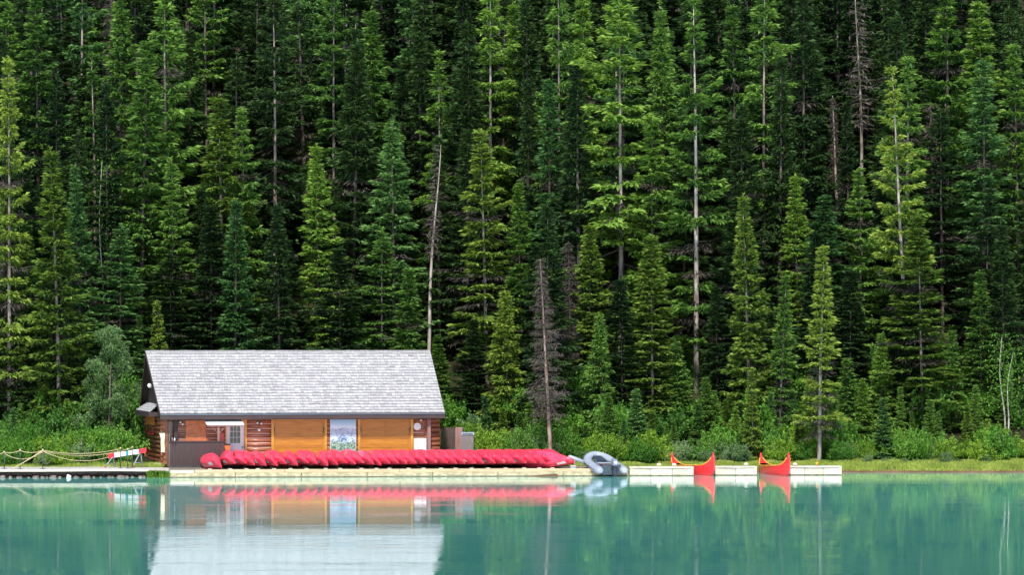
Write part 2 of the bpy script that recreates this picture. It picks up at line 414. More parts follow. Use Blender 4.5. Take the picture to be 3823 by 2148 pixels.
def conifer(seed, H=15.0, R=1.55, base=.06, dz=.26, dens=1.0, raggy=.25, droop=.25, deadlow=.25, bald=0.0, fullness=.62, quad=1.0, gaps=.0):
    rg = np.random.default_rng(seed)
    Q = []; T = []; B = []; BT = []
    z = base * H
    z0 = z
    lop = rg.uniform(0, 6.28)
    while z < H * .985:
        t = (z - z0) / (H - z0)
        prof = (1 - t) ** fullness * (.45 + .55 * min(1, t / .12 + .35)) * (.38 + .62 * min(1, (1 - t) / .34))
        r = R * prof * rg.uniform(1 - raggy, 1 + raggy * .6)
        nb = rg.integers(5, 9) if t < .85 else 5
        if rg.random() < gaps: nb = rg.integers(1, 4)
        ph0 = rg.uniform(0, 6.28)
        dead = rg.random() < deadlow * (1 - t) ** 1.5 * 1.6
        for b in range(nb):
            phi = ph0 + b * 6.283 / nb + rg.normal(0, .35)
            L = max(.07 if t > .9 else .14, r * rg.uniform(.6, 1.18) * (1 + .18 * math.cos(phi - lop)) * min(1, .25 + (1 - t) / .12 * .75))
            a = np.interp(t, [0, .5, .85, 1], [-.38 - droop, -.12 - droop * .6, .25, .9]) + rg.normal(0, .12)
            cur = .32 + rg.normal(0, .08)
            o = np.array([math.cos(phi), math.sin(phi), 0]); pr = np.array([-o[1], o[0], 0])
            zb = z + rg.uniform(-.12, .12)
            isdead = dead or rg.random() < deadlow * .25 * (1 - t)
            def pt(s): return np.outer(s * L, o) + np.outer(L * (a * s + cur * s * s), [0, 0, 1.0]) + np.array([0, 0, zb])
            # branch wood
            if L > .35:
                ss = np.array([0, .5, 1.0]); pp = pt(ss)
                w = .012 + .012 * L
                for k in range(2):
                    B.append([pp[k] - pr * w, pp[k] + pr * w, pp[k+1] + pr * w * .4, pp[k+1] - pr * w * .4]); BT.append(.5)
                    B.append([pp[k] - [0, 0, w], pp[k] + [0, 0, w], pp[k+1] + [0, 0, w * .4], pp[k+1] - [0, 0, w * .4]]); BT.append(.4)
            n = int((8 + L * 33) * dens * (.4 if isdead else 1))
            s = np.sqrt(rg.uniform(.03 if t > .8 else .12, 1, n)) if not isdead else rg.uniform(.1, 1, n)
            P = pt(s)
            wid = L * .42 * (1.12 - s) + .05
            lat = rg.normal(0, .5, n) * wid
            P = P + lat[:, None] * pr + rg.normal(0, .03, (n, 3))
            P[:, 2] -= np.abs(lat) * .25
            dirs = o + np.outer(np.sign(lat) * rg.uniform(.3, 1.2, n), pr) + rg.normal(0, .25, (n, 3))
            dirs[:, 2] = (a + 2 * cur * s) * .5 + rg.normal(-.12, .3, n)
            dirs = unit(dirs)
            Ls = rg.uniform(.14, .30, n) * quad; Ws = rg.uniform(.06, .12, n) * quad
            if isdead:
                Ws *= .35; dirs[:, 2] -= .5; dirs = unit(dirs)
            q = spray_quads(P, dirs, Ls, Ws, rg)
            if isdead: B += list(q); BT += list(rg.uniform(.2, 1, n))
            else:
                Q.append(q)
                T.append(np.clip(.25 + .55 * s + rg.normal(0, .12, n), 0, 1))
                # hanging twigs underneath
                m = int(n * .16)
                s2 = rg.uniform(.2, 1, m); P2 = pt(s2) + rg.normal(0, .07, (m, 3)) * [1, 1, .3]
                d2 = unit(np.tile([0, 0, -1.0], (m, 1)) + .5 * rg.normal(0, 1, (m, 3)) * [1, 1, .2])
                Q.append(spray_quads(P2, d2, rg.uniform(.12, .3, m) * quad, rg.uniform(.05, .1, m) * quad, rg, 1.5))
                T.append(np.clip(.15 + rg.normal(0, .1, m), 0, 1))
        z += dz * rg.uniform(.7, 1.3) * (1 if t < .8 else .75) * (1.0 + bald * rg.random() * 2)
    # leader
    n = 46
    s = rg.uniform(0, 1, n)
    P = np.stack([rg.normal(0, .015, n), rg.normal(0, .015, n), H * .94 + s * H * .06], 1)
    d = unit(rg.normal(0, .6, (n, 3)) + [0, 0, .9])
    Q.append(spray_quads(P, d, rg.uniform(.1, .2, n) * quad, rg.uniform(.04, .08, n) * quad, rg)); T.append(rg.uniform(.6, 1, n))
    Q = np.concatenate(Q); T = np.concatenate(T)
    B = np.array([np.array(b, float) for b in B]); BT = np.array(BT)
    return Q, T, B, BT

def dead_tree(seed, H=14.0, R=1.2, base=.22, dens=1.0):
    rg = np.random.default_rng(seed)
    B = []; BT = []
    z = base * H
    while z < H * .98:
        t = (z - base * H) / (H * (1 - base))
        r = R * (1 - t) ** .8 * rg.uniform(.55, 1.15) * (.65 + .35 * min(1, t * 5))
        for b in range(rg.integers(4, 8)):
            phi = rg.uniform(0, 6.28); L = max(.12, r * rg.uniform(.5, 1.2))
            o = np.array([math.cos(phi), math.sin(phi), 0]); pr = np.array([-o[1], o[0], 0])
            a = np.interp(t, [0, .7, 1], [-.45, -.3, .4]) + rg.normal(0, .2)
            cur = rg.uniform(.1, .5)
            def pt(s): return np.outer(s * L, o) + np.outer(L * (a * s + cur * s * s), [0, 0, 1.0]) + np.array([0, 0, z])
            ss = np.linspace(0, 1, 4); pp = pt(ss); w = .014 + .012 * L
            for k in range(3):
                w0 = w * (1 - ss[k] * .7); w1 = w * (1 - ss[k+1] * .7)
                B.append([pp[k] - pr*w0, pp[k] + pr*w0, pp[k+1] + pr*w1, pp[k+1] - pr*w1]); BT.append(.9)
                B.append([pp[k] - [0,0,w0], pp[k] + [0,0,w0], pp[k+1] + [0,0,w1], pp[k+1] - [0,0,w1]]); BT.append(.8)
            n = int((6 + L * 34) * dens)
            s = rg.uniform(.1, 1, n); P = pt(s); lat = rg.normal(0, .22, n) * L * (1.1 - s)
            P = P + lat[:, None] * pr
            d = unit(o * .5 + np.outer(np.sign(lat) * .6, pr) + rg.normal(0, .4, (n, 3)) + [0, 0, -.6])
            q = spray_quads(P, d, rg.uniform(.12, .34, n), rg.uniform(.015, .045, n), rg, 1.2)
            B += list(q); BT += list(rg.uniform(.1, .8, n))
        z += rg.uniform(.14, .3)
    return np.array([np.array(b, float) for b in B]), np.array(BT)

def trunk_mesh(name, H, r0, seed, mat, wob=.05):
    rg = np.random.default_rng(seed)
    n = 16
    pts = []; rad = []
    ph = rg.uniform(0, 6.28)
    for i in range(n + 1):
        t = i / n
        pts.append((wob * math.sin(t * 5 + ph) * t, wob * math.cos(t * 4 + ph) * t, t * H * .985 - .4 * (i == 0)))
        rad.append(r0 * ((1 - t) ** .8 * .93 + .07) * (1.35 if i == 0 else 1))
    return MB().tube(pts, rad, 9).mesh(name, mat)

SP = {}
def make_species():
    cfg = {
        'dense1': dict(fullness=.82, seed=11, H=15, R=1.5, dens=1.7, raggy=.25, deadlow=.06, dz=.34, quad=1.15),
        'dense2': dict(seed=12, H=15, R=1.5, dens=1.6, raggy=.35, deadlow=.10, fullness=.88, dz=.38, quad=1.2),
        'dense3': dict(seed=13, H=15, R=1.5, dens=1.6, raggy=.35, deadlow=.14, fullness=.74, dz=.38, quad=1.2),
        'tier1': dict(seed=14, H=15, R=1.6, dens=1.9, raggy=.3, dz=.50, deadlow=.06, fullness=.8, quad=1.2),
        'tier2': dict(seed=15, H=15, R=1.6, dens=1.8, raggy=.42, dz=.52, deadlow=.10, fullness=.66, gaps=.08, quad=1.25),
        'loose1': dict(seed=16, H=18, R=1.6, dens=1.7, raggy=.5, dz=.52, deadlow=.15, fullness=.55, base=.14, gaps=.15, quad=1.3),
        'loose2': dict(seed=17, H=18, R=1.6, dens=1.6, raggy=.55, dz=.56, deadlow=.18, fullness=.5, base=.2, gaps=.2, droop=.45, quad=1.3),
        'loose3': dict(seed=18, H=18, R=1.6, dens=1.6, raggy=.45, dz=.6, deadlow=.2, fullness=.55, base=.1, gaps=.22, bald=.1, quad=1.3),
        'spire': dict(seed=19, H=13, R=1.1, dens=1.5, raggy=.35, dz=.32, deadlow=.35, fullness=.9, base=.12, gaps=.12, quad=1.1),
        'small1': dict(seed=20, H=6, R=1.0, dens=1.6, raggy=.25, dz=.2, deadlow=.0, fullness=1.0, quad=.85, base=.03),
        'small2': dict(seed=21, H=6, R=1.0, dens=1.5, raggy=.4, dz=.24, deadlow=.06, fullness=1.05, quad=.9, base=.05),
    }
    for k, c in cfg.items():
        Q, T, B, BT = conifer(**c)
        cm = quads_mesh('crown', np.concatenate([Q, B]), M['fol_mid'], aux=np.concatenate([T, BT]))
        cm.materials.append(M['twig'])
        if len(cm.polygons) == len(Q) + len(B): cm.polygons.foreach_set('material_index', np.concatenate([np.zeros(len(Q), np.int32), np.ones(len(B), np.int32)]))
        SP[k] = dict(H=c['H'], R=c['R'], crown=cm, br=None,
                     trunk=trunk_mesh('trunk', c['H'], .0088 * c['H'] if 'loose' not in k else .0078 * c['H'], c['seed'], M['bark']))
    for k, s, kw in (('dead1', 31, dict(dens=.62)), ('dead2', 32, dict(base=.08, dens=.8, R=1.2))):
        B, BT = dead_tree(s, **kw)
        SP[k] = dict(H=14, R=1.2, crown=quads_mesh('dead_twigs', B, M['fol_dead'], aux=BT), br=None, trunk=trunk_mesh('trunk', 14, .15, s, M['bark_rust']))
    B, BT = dead_tree(33, H=16, R=.8, base=.5, dens=.25)
    SP['snag'] = dict(H=16, R=.8, crown=quads_mesh('dead_twigs', B, M['fol_dead'], aux=BT), br=None, trunk=trunk_mesh('trunk', 16, .125, 33, M['bark_pale'], wob=.2))
make_species()

def place_tree(kind, tone, x, d, H, R, lean=(0, 0), bark='bark', label=None, group=None, rz=None, cat='tree', name='spruce_tree', trunk_r=1.0):
    sp = SP[kind]
    z = gh(x, d) - .05
    root = empty(name, (x, d, z), 0, label, cat, group)
    rz = random.uniform(0, 6.28) if rz is None else rz
    sx = R / sp['R']; sz = H / sp['H']
    rot = Matrix.Rotation(math.atan(lean[0]), 4, 'Y') @ Matrix.Rotation(-math.atan(lean[1]), 4, 'X') @ Matrix.Rotation(rz, 4, 'Z')
    e = rot.to_euler()
    dead = 'dead' in kind or kind == 'snag'
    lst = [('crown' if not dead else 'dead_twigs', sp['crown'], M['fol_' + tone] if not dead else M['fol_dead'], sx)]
    if sp['br']: lst.append(('branch_wood', sp['br'], M['twig'], sx))
    lst.append(('trunk', sp['trunk'], M[bark], sz * trunk_r))
    for nm, me, mt, s in lst:
        o = bpy.data.objects.new(nm, me); col.objects.link(o); o.parent = root
        o.scale = (s, s, sz); o.rotation_euler = e
        o.material_slots[0].link = 'OBJECT'; o.material_slots[0].material = mt
    return root

def ground_D(xpx, ypx):
    lo = None
    for D in np.arange(226, 330, .25):
        x = PX(xpx, D)
        y = YH + (CAM_H - gh(x, D)) * F / D
        if y <= ypx: return float(D)
    return 320.0
def avoid_building(x, d):
    return d

# hand-placed trees: (xt, yt, xb, yb, half width, species, tone, bark, label, short landmark name)  in 2575-px notes
HAND = [
 (20,140,24,1075,50,'loose1','yellow','bark','tall pale yellow-green spruce cut by the left edge of the photo','the yellow-green spruce at the left edge'),
 (128,372,152,1088,64,'dense3','yellow','bark','bright yellow-green spruce with thick grey trunk showing near its foot, left of the boathouse','the thick-trunked yellow spruce left of the boathouse'),
 (188,410,205,1000,42,'dense1','blue','bark_dark','slender blue-green spruce tucked right behind the thick-trunked yellow spruce','the slender blue-green spruce'),
 (233,130,242,760,38,'loose3','mid','bark','narrow spruce with long bare dark trunk far above the willow','the bare-trunked spruce above the willow'),
 (65,560,62,1050,50,'dense2','mid','bark_dark','middle-sized deep green spruce between the left edge and thick-trunked yellow spruce','the deep green spruce near the left edge'),
 (86,-40,100,720,68,'tier1','mid','bark_dark','very tall layered green spruce reaching the top of the photo near its left corner','the tall layered spruce in the top left corner'),
 (430,392,440,925,52,'tier1','mid','bark_dark','pointed green spruce directly above the left end of the boathouse roof','the pointed spruce above the left roof end'),
 (306,560,300,990,68,'tier1','blue','bark_dark','broad blue-green spruce with shelf-like branches above the willow','the shelf-branched spruce above the willow'),
 (395,755,398,1010,28,'small2','yellow','bark_dark','small yellow-tipped spruce just left of the roof ridge end','the small yellow-tipped spruce by the ridge end'),
 (350,792,350,1010,22,'small2','mid','bark_dark','very thin young spruce between the willow top and the roof','the thin young spruce by the willow'),
 (548,240,563,900,72,'dense3','yellow','bark_pale','large bright spruce with pale trunk rising behind the left part of the roof','the large bright spruce behind the roof'),
 (606,268,622,900,52,'tier2','mid','bark_dark','mid-green spruce growing against the right side of the large bright spruce','the spruce beside the large bright one'),
 (793,362,802,905,52,'dense3','bright','bark_dark','yellowish narrow spruce behind the middle of the boathouse roof','the yellowish spruce behind mid roof'),
 (985,300,992,905,66,'tier1','blue','bark_dark','full blue-green fir behind the right part of the boathouse roof','the blue-green fir behind the roof'),
 (1105,125,1108,800,46,'loose3','bright','bark_pale','slim bright spruce with pointed tip high above the right end of the roof','the slim pointed spruce above the right roof end'),
 (1098,352,1078,930,22,'snag','mid','bark_pale','bare pale dead trunk with forked top above the right end of the roof','the bare pale dead trunk'),
 (1100,340,1105,900,42,'tier2','dark','bark_dark','thin dark spruce standing right behind the bare pale dead trunk','the dark spruce behind the dead trunk'),
 (1208,322,1226,980,60,'loose1','yellow','bark','yellow-green spruce with grey trunk right of the boathouse, above the brown fence','the yellow-green spruce above the fence'),
 (1345,255,1352,760,46,'dense1','bright','bark_dark','neat conical bright spruce with needle-fine tip above the dead brown spruce','the neat conical bright spruce'),
 (1303,460,1314,950,46,'dense2','bright','bark_dark','bright green spruce between the yellow-green spruce and the dead brown spruce','the bright spruce left of the dead brown one'),
 (1270,735,1276,1060,46,'small1','yellow','bark_dark','young bright spruce just left of the dead brown spruce, close to the shore','the young bright spruce near the fence'),
 (1357,640,1386,1163,46,'dead1','dead','bark_rust','dead brown spruce with bare reddish trunk standing behind the right end of the canoe row','the dead brown spruce'),
 (1480,562,1486,1010,52,'dense3','yellow','bark_dark','yellow-green spruce with fine tip just right of the dead brown spruce','the yellow-green spruce right of the dead one'),
 (1428,598,1440,1010,44,'dead2','dead','bark_dark','half-bare grey-brown spruce close behind the dead brown spruce','the half-bare grey spruce'),
 (1558,-60,1562,910,90,'loose2','bright','bark_pale','very large open-crowned spruce with pale trunk above the inflatable boat','the large open-crowned spruce'),
 (1640,290,1642,940,66,'tier2','bright','bark_dark','bright layered spruce with fine tip right of the large open-crowned spruce','the bright layered spruce'),
 (1638,590,1642,1070,64,'dense3','yellow','bark','yellowish spruce with bare grey twigs at its top, left of the first moored canoe','the yellowish bare-topped spruce'),
 (1746,-10,1752,990,62,'loose3','bright','bark_pale','very tall bright spruce with long straight sunlit pale trunk above the first moored canoe','the tall pale-trunked spruce'),
 (1868,488,1888,1140,52,'dense3','yellow','bark','yellow-green narrow spruce between the two moored red canoes, near the shore','the yellow-green spruce between the moored canoes'),
 (2000,435,2008,920,48,'dense1','bright','bark','neat green cone-shaped spruce above the second moored canoe','the cone-shaped spruce above the second canoe'),
 (2070,615,2060,1165,42,'spire','yellow','bark_pale','thin yellow spruce with grey drooping twigs and stout pale foot behind the right dock end','the thin yellow spruce by the dock end'),
 (1975,690,1958,1150,32,'spire','mid','bark','slight spruce with bare thin stem behind the second moored canoe','the slight bare-stemmed spruce'),
 (2092,230,2115,760,30,'dead2','dead','bark_pale','dead grey spruce with curling bare branches high up right of centre','the curling-branched dead spruce'),
 (2128,250,2140,820,40,'dense2','dark','bark_dark','dark spruce touching the right side of the curling-branched dead spruce','the dark spruce beside the curling dead one'),
 (2160,420,2166,930,50,'tier2','mid','bark_dark','mid-green spruce between the cone-shaped spruce and the leaning pale trunk','the mid-green spruce left of the leaning trunk'),
 (2240,165,2290,1040,56,'loose3','yellow','bark_pale','tall spruce with leaning sunlit pale trunk on the right side of the wood','the leaning pale-trunked spruce'),
 (2308,540,2322,1090,66,'loose1','yellow','bark','ragged yellowish spruce with straight grey trunk right of the leaning pale trunk','the ragged yellowish spruce'),
 (2338,250,2350,840,46,'dead2','dead','bark_dark','dark brown dead spruce behind the ragged yellowish spruce','the dark brown dead spruce'),
 (2462,0,2466,760,72,'loose1','bright','bark_pale','tall bright spruce with pointed tip and grey trunk near the top right corner','the tall spruce near the top right corner'),
 (2548,110,2562,860,62,'tier2','bright','bark_dark','tall green spruce cut by the right edge of the photo','the green spruce at the right edge'),
 (2466,680,2466,1040,42,'dense3','mid','bark','middle-sized spruce with grey bare lower stem near the right edge','the middle-sized spruce near the right edge'),
 (2215,840,2216,1080,34,'small1','bright','bark_dark','small bright young spruce in front of the leaning pale trunk','the small young spruce by the leaning trunk'),
 (1508,795,1512,1105,40,'small1','mid','bark_dark','young green spruce above the inflatable boat','the young spruce above the inflatable'),
 (1100,842,1102,1010,30,'small1','bright','bark_dark','small bright spruce peeking past the right end of the roof','the small spruce at the right roof end'),
 (880,735,884,960,42,'small2','mid','bark_dark','young spruce with thin tip just above the middle of the roof ridge','the young spruce above the ridge'),
 (940,590,942,930,50,'dense2','dark','bark_dark','dark green spruce left of the blue-green fir behind the roof','the dark spruce left of the fir'),
 (932,20,936,760,64,'dense3','mid','bark_dark','tall mid-green spruce high above the boathouse roof','the tall spruce high above the roof'),
 (1232,-70,1234,760,56,'loose2','bright','bark_pale','tall spruce with long pale trunk high above the brown fence','the long pale trunk above the fence'),
 (1292,5,1312,660,56,'dense3','bright','bark_dark','bright bushy spruce with tip just under the top edge, left of centre top','the bushy spruce at top centre'),
 (1404,-80,1406,800,50,'loose2','mid','bark','tall spruce with a straight grey trunk at the top centre of the photo','the grey trunk at top centre'),
 (1465,-60,1470,760,56,'dense2','bright','bark_dark','tall bright green spruce just left of the large open-crowned spruce','the tall spruce left of the open-crowned one'),
 (1920,-90,1922,820,64,'loose2','mid','bark','massive tall spruce with grey trunk between the two moored canoes, far up','the massive grey-trunked spruce'),
 (1842,10,1850,760,56,'tier2','mid','bark_dark','tall green spruce right of the tall pale-trunked spruce','the spruce right of the pale-trunked one'),
 (838,-60,842,760,58,'loose2','mid','bark','tall dark-trunked spruce reaching the top edge above the middle of the roof','the dark-trunked spruce above mid roof'),
 (690,-70,692,820,60,'loose2','dark','bark','tall shadowy spruce with grey stem right of the large bright spruce','the shadowy grey-stemmed spruce'),
 (416,-60,420,820,74,'tier2','mid','bark','huge spruce with drooping shelves reaching the top edge above the left roof end','the huge drooping spruce'),
 (300,-50,306,760,62,'dense3','mid','bark_dark','tall green spruce left of the huge drooping spruce at the top edge','the tall spruce left of the huge one'),
 (2380,-60,2384,800,70,'tier2','bright','bark_dark','huge bright layered spruce at the top between leaning trunk and right corner','the huge bright layered spruce'),
 (2020,-70,2026,800,62,'dense2','dark','bark_dark','tall dark spruce at the top right of the massive grey-trunked spruce','the tall dark spruce at top right'),
 (2160,-60,2164,700,44,'snag','mid','bark','thin standing snag with bare grey top near the top right','the thin bare-topped snag'),
 (1890,930,1892,1160,26,'small2','yellow','bark','little thin spruce on the bank between the moored canoes','the little bank spruce'),
 (1775,950,1778,1120,30,'small1','mid','bark_dark','little green spruce among bushes right of the first moored canoe','the little spruce by the first canoe'),
 (2395,830,2398,1080,34,'small2','mid','bark_dark','little spruce in the undergrowth right of the ragged yellowish spruce','the little undergrowth spruce'),
 (1190,800,1194,1060,44,'dense1','dark','bark_dark','dark low spruce in the gap between roof end and yellow-green spruce','the dark low spruce by the roof'),
 (1700,860,1702,1080,38,'small1','mid','bark_dark','small spruce below the tall pale-trunked spruce','the small spruce below the pale trunk'),
 (2130,900,2132,1100,40,'small2','mid','bark_dark','small dim spruce right of the thin yellow spruce','the small dim spruce'),
 (505,470,512,920,48,'dense2','dark','bark_dark','dark spruce pressed against the left flank of the large bright spruce','the dark spruce left of the bright one'),
 (720,590,724,930,48,'tier1','dark','bark_dark','shaded spruce in the dark hollow above the left middle of the roof','the shaded hollow spruce'),
 (1560,700,1566,1080,52,'dense3','dark','bark_dark','dark spruce under the large open-crowned spruce','the dark spruce under the open crown'),
 (20,700,14,1060,56,'dense2','dark','bark_dark','dark low spruce at the very left edge above the rope fence','the dark low spruce at the left edge'),
 (2270,700,2268,1060,40,'tier2','dark','bark_dark','dark spruce just left of the ragged yellowish spruce','the dark spruce left of the ragged one'),
 (2520,560,2524,1040,50,'dense3','dark','bark_dark','dark spruce behind the pale twin birch stems','the dark spruce behind the birches'),
 (1800,720,1806,1060,44,'dense2','dark','bark_dark','dark spruce right beside the foot of the tall pale trunk','the dark spruce by the pale trunk foot'),
 (1935,760,1938,1080,46,'tier2','dark','bark_dark','dim spruce left of the slight bare-stemmed spruce','the dim spruce between canoes'),
]
placed = []
LAND = []
for (xt, yt, xb, yb, hw, kd, tone, bark, lab, short) in HAND:
    D = ground_D(xb * S, yb * S)
    if 560 < xb * S < 1700 and D < 240: D = 240 + random.uniform(0, 2)
    x = PX(xb * S, D); z = gh(x, D)
    zt = PZ(yt * S, D); H = max(3.0, zt - z)
    xtw = PX(xt * S, D)
    R = hw * S / F * D * 1.52
    tr = 1.15 if bark == 'bark_pale' else 1.0
    if H > 20: tr *= .85
    place_tree(kd, tone, x, D, H, R, ((xtw - x) / H, random.uniform(-.02, .02)), bark, lab, trunk_r=tr)
    placed.append((x, D)); LAND.append((x, D, short, xb, (yt + yb) / 2))

# background stand of the same spruces, up the slope and between the ones above
SKIP = set()
def fill_forest():
    rg = np.random.default_rng(99)
    used = {}
    cnt = 0; idx = 0
    tones = ['dark', 'dark', 'dark', 'dark', 'blue', 'dark', 'mid', 'dark', 'dark']  # mostly the dark tone: weaker light on the back trees painted into their colour
    names = {'dark': 'dark green', 'mid': 'mid-green', 'bright': 'bright green', 'blue': 'blue-green', 'yellow': 'yellowish green'}
    kinds = ['dense1', 'dense2', 'dense3', 'tier1', 'tier2', 'loose1', 'loose2', 'loose3']
    tries = 0
    cand = []
    while tries < 9000 and len(cand) < 215:
        tries += 1
        d = 239 + (rg.random() ** 1.1) * 57
        x = rg.uniform(-.1335, .1335) * d
        if d < 243 and -23 < x < 0: continue
        ms = 2.05 if d < 262 else 2.5
        if any((x - a) ** 2 + ((d - b) * .9) ** 2 < ms ** 2 for a, b in placed): continue
        placed.append((x, d)); cand.append((x, d))
    cand.sort(key=lambda c: c[1])
    for x, d in cand:
        H = rg.uniform(13, 21) if d > 246 else rg.uniform(8, 15)
        R = rg.uniform(1.8, 2.7)
        k = kinds[rg.integers(len(kinds))]; tn = tones[rg.integers(len(tones))]
        if d > 262 and tn in ('bright', 'yellow') and rg.random() < .3: tn = 'mid'
        if rg.random() < .04: k = 'dead2'
        rz = rg.uniform(0, 6.28)
        i = idx; idx += 1
        if i in SKIP: continue
        # where it shows in the photograph, told by the nearest landmark tree
        cxp = (x / d * F + CX) / S
        zz = gh(x, d) + H * .6
        cyp = max(20, (YH + (CAM_H - zz) * F / d) / S)
        land = sorted(LAND, key=lambda l: (l[3] - cxp) ** 2 + ((l[4] - cyp) * .6) ** 2)
        for l in land[:6]:
            dx = cxp - l[3]
            side = 'left of' if dx < -30 else 'right of' if dx > 30 else 'directly behind'
            w = 'narrow' if R < 2.1 else 'broad' if R > 2.4 else ''
            what = ('dead brown' if k == 'dead2' else (w + ' ' + names[tn]).strip()) + (' spruce')
            if side != 'directly behind': side = 'just ' + side
            lab = f'{what} {side} {l[2]}'
            if lab not in used and len(lab.split()) <= 16: break
        used.setdefault(lab, 0); used[lab] += 1
        bark = ['bark', 'bark_dark', 'bark_dark', 'bark_dark'][rg.integers(4)]
        place_tree(k, tn, x, d, H, R, (rg.normal(0, .015), rg.normal(0, .015)), bark, lab, 'spruces of the hillside forest', rz=rz)
    return used
fill_forest()

# birch pair
def birch(x, d, H, lean, label, seed):
    rg = np.random.default_rng(seed)
    z = gh(x, d)
    root = empty('birch_tree', (x, d, z - .05), 0, label, 'tree')
    pts = [(lean * H * t + .12 * math.sin(t * 7), 0, t * H) for t in np.linspace(0, 1, 12)]
    MB().tube(pts, [.05 * (1 - t) + .01 for t in np.linspace(0, 1, 12)], 8).build('trunk', M['birch'], root)
    n = 500
    s = rg.uniform(.45, 1.05, n)
    P = np.stack([lean * H * s + rg.normal(0, .5, n), rg.normal(0, .5, n), s * H], 1)
    Q = spray_quads(P, unit(rg.normal(0, 1, (n, 3))), rg.uniform(.08, .16, n), rg.uniform(.06, .11, n), rg, 1)
    o = bpy.data.objects.new('crown', quads_mesh('crown', Q, M['bush_a'], aux=rg.uniform(0, 1, n))); col.objects.link(o); o.parent = root
birch(PX(3748, 238), 238, 6.6, -.03, 'thin pale birch, the straighter of the two near the right edge', 1)
birch(PX(3752, 237.4), 237.4, 6.0, .07, 'thin pale birch leaning right, near the right edge', 2)
birch(PX(258 * S, 246), 246, 12, -.01, 'thin pale bare stem standing left of the willow, deep in shade', 3)

# ------------------------------------------------------------------ bushes
def bush_mesh(name, seed, n=3600, R=1.0, Hh=1.0, leaf=.12, stems=9, mat=None):
    """leafy shoots leaning out of a common foot, uneven in height"""
    rg = np.random.default_rng(seed)
    Ps = []; Ds = []; Ts = []
    k_ = stems * 5
    for k in range(k_):
        a = rg.uniform(0, 6.28); r = R * rg.uniform(.1, 1.0); h = Hh * rg.uniform(.45, 1.25) * (1 - .45 * (r / R) ** 2)
        m = int(n / k_)
        s = rg.uniform(.08, 1, m) ** .8
        o = np.array([math.cos(a), math.sin(a), 0])
        off = np.array([rg.normal(0, .22 * R), rg.normal(0, .22 * R), 0])
        P = off + np.outer(r * s ** 1.3, o) + np.outer(h * s, [0, 0, 1])
        wob = rg.normal(0, 1, (m, 3)); P = P + wob * (.05 + .10 * (1 - s))[:, None] * R
        P[:, 2] = np.maximum(P[:, 2], .02)
        d = unit(o * .4 + rg.normal(0, .75, (m, 3)) + [0, 0, .35])
        Ps.append(P); Ds.append(d); Ts.append(np.clip(.15 + .55 * s + rg.normal(0, .16, m), 0, 1))
    P = np.concatenate(Ps); d = np.concatenate(Ds); n = len(P)
    L = rg.uniform(.7, 1.3, n) * leaf; Wd = L * rg.uniform(.45, .75, n)
    Q = spray_quads(P, d, L, Wd, rg, .8)
    return quads_mesh(name, Q, mat, aux=np.concatenate(Ts))
def stem_mesh(seed, R=1.0, Hh=1.0):
    rg = np.random.default_rng(seed)
    mb = MB()
    for k in range(9):
        a = rg.uniform(0, 6.28); r = R * rg.uniform(.2, .75); h = Hh * rg.uniform(.6, .95)
        mb.tube([(0, 0, -.1), (r*.4*math.cos(a), r*.4*math.sin(a), h*.5), (r*math.cos(a), r*math.sin(a), h)], [.02, .014, .006], 5)
    return mb.mesh('stems', M['bark_dark'])
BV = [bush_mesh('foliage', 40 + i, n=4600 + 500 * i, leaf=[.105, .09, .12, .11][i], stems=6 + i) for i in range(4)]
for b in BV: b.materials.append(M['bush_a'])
SV = [stem_mesh(50 + i) for i in range(4)]
def place_bush(x, d, R, H, tone, label, group=None, name='bush', cat='bush', v=None):
    v = random.randrange(4) if v is None else v
    root = empty(name, (x, d, gh(x, d) - .04), random.uniform(0, 6.28), label, cat, group)
    for nm, me, mt in (('foliage', BV[v], M[tone]), ('stems', SV[v], M['bark_dark'])):
        o = bpy.data.objects.new(nm, me); col.objects.link(o); o.parent = root
        o.scale = (R, R, H); o.material_slots[0].link = 'OBJECT'; o.material_slots[0].material = mt
    return root
TN = {'bush_a': 'fresh green', 'bush_b': 'pale grey-green', 'bush_c': 'yellow-green', 'bush_d': 'deep green'}
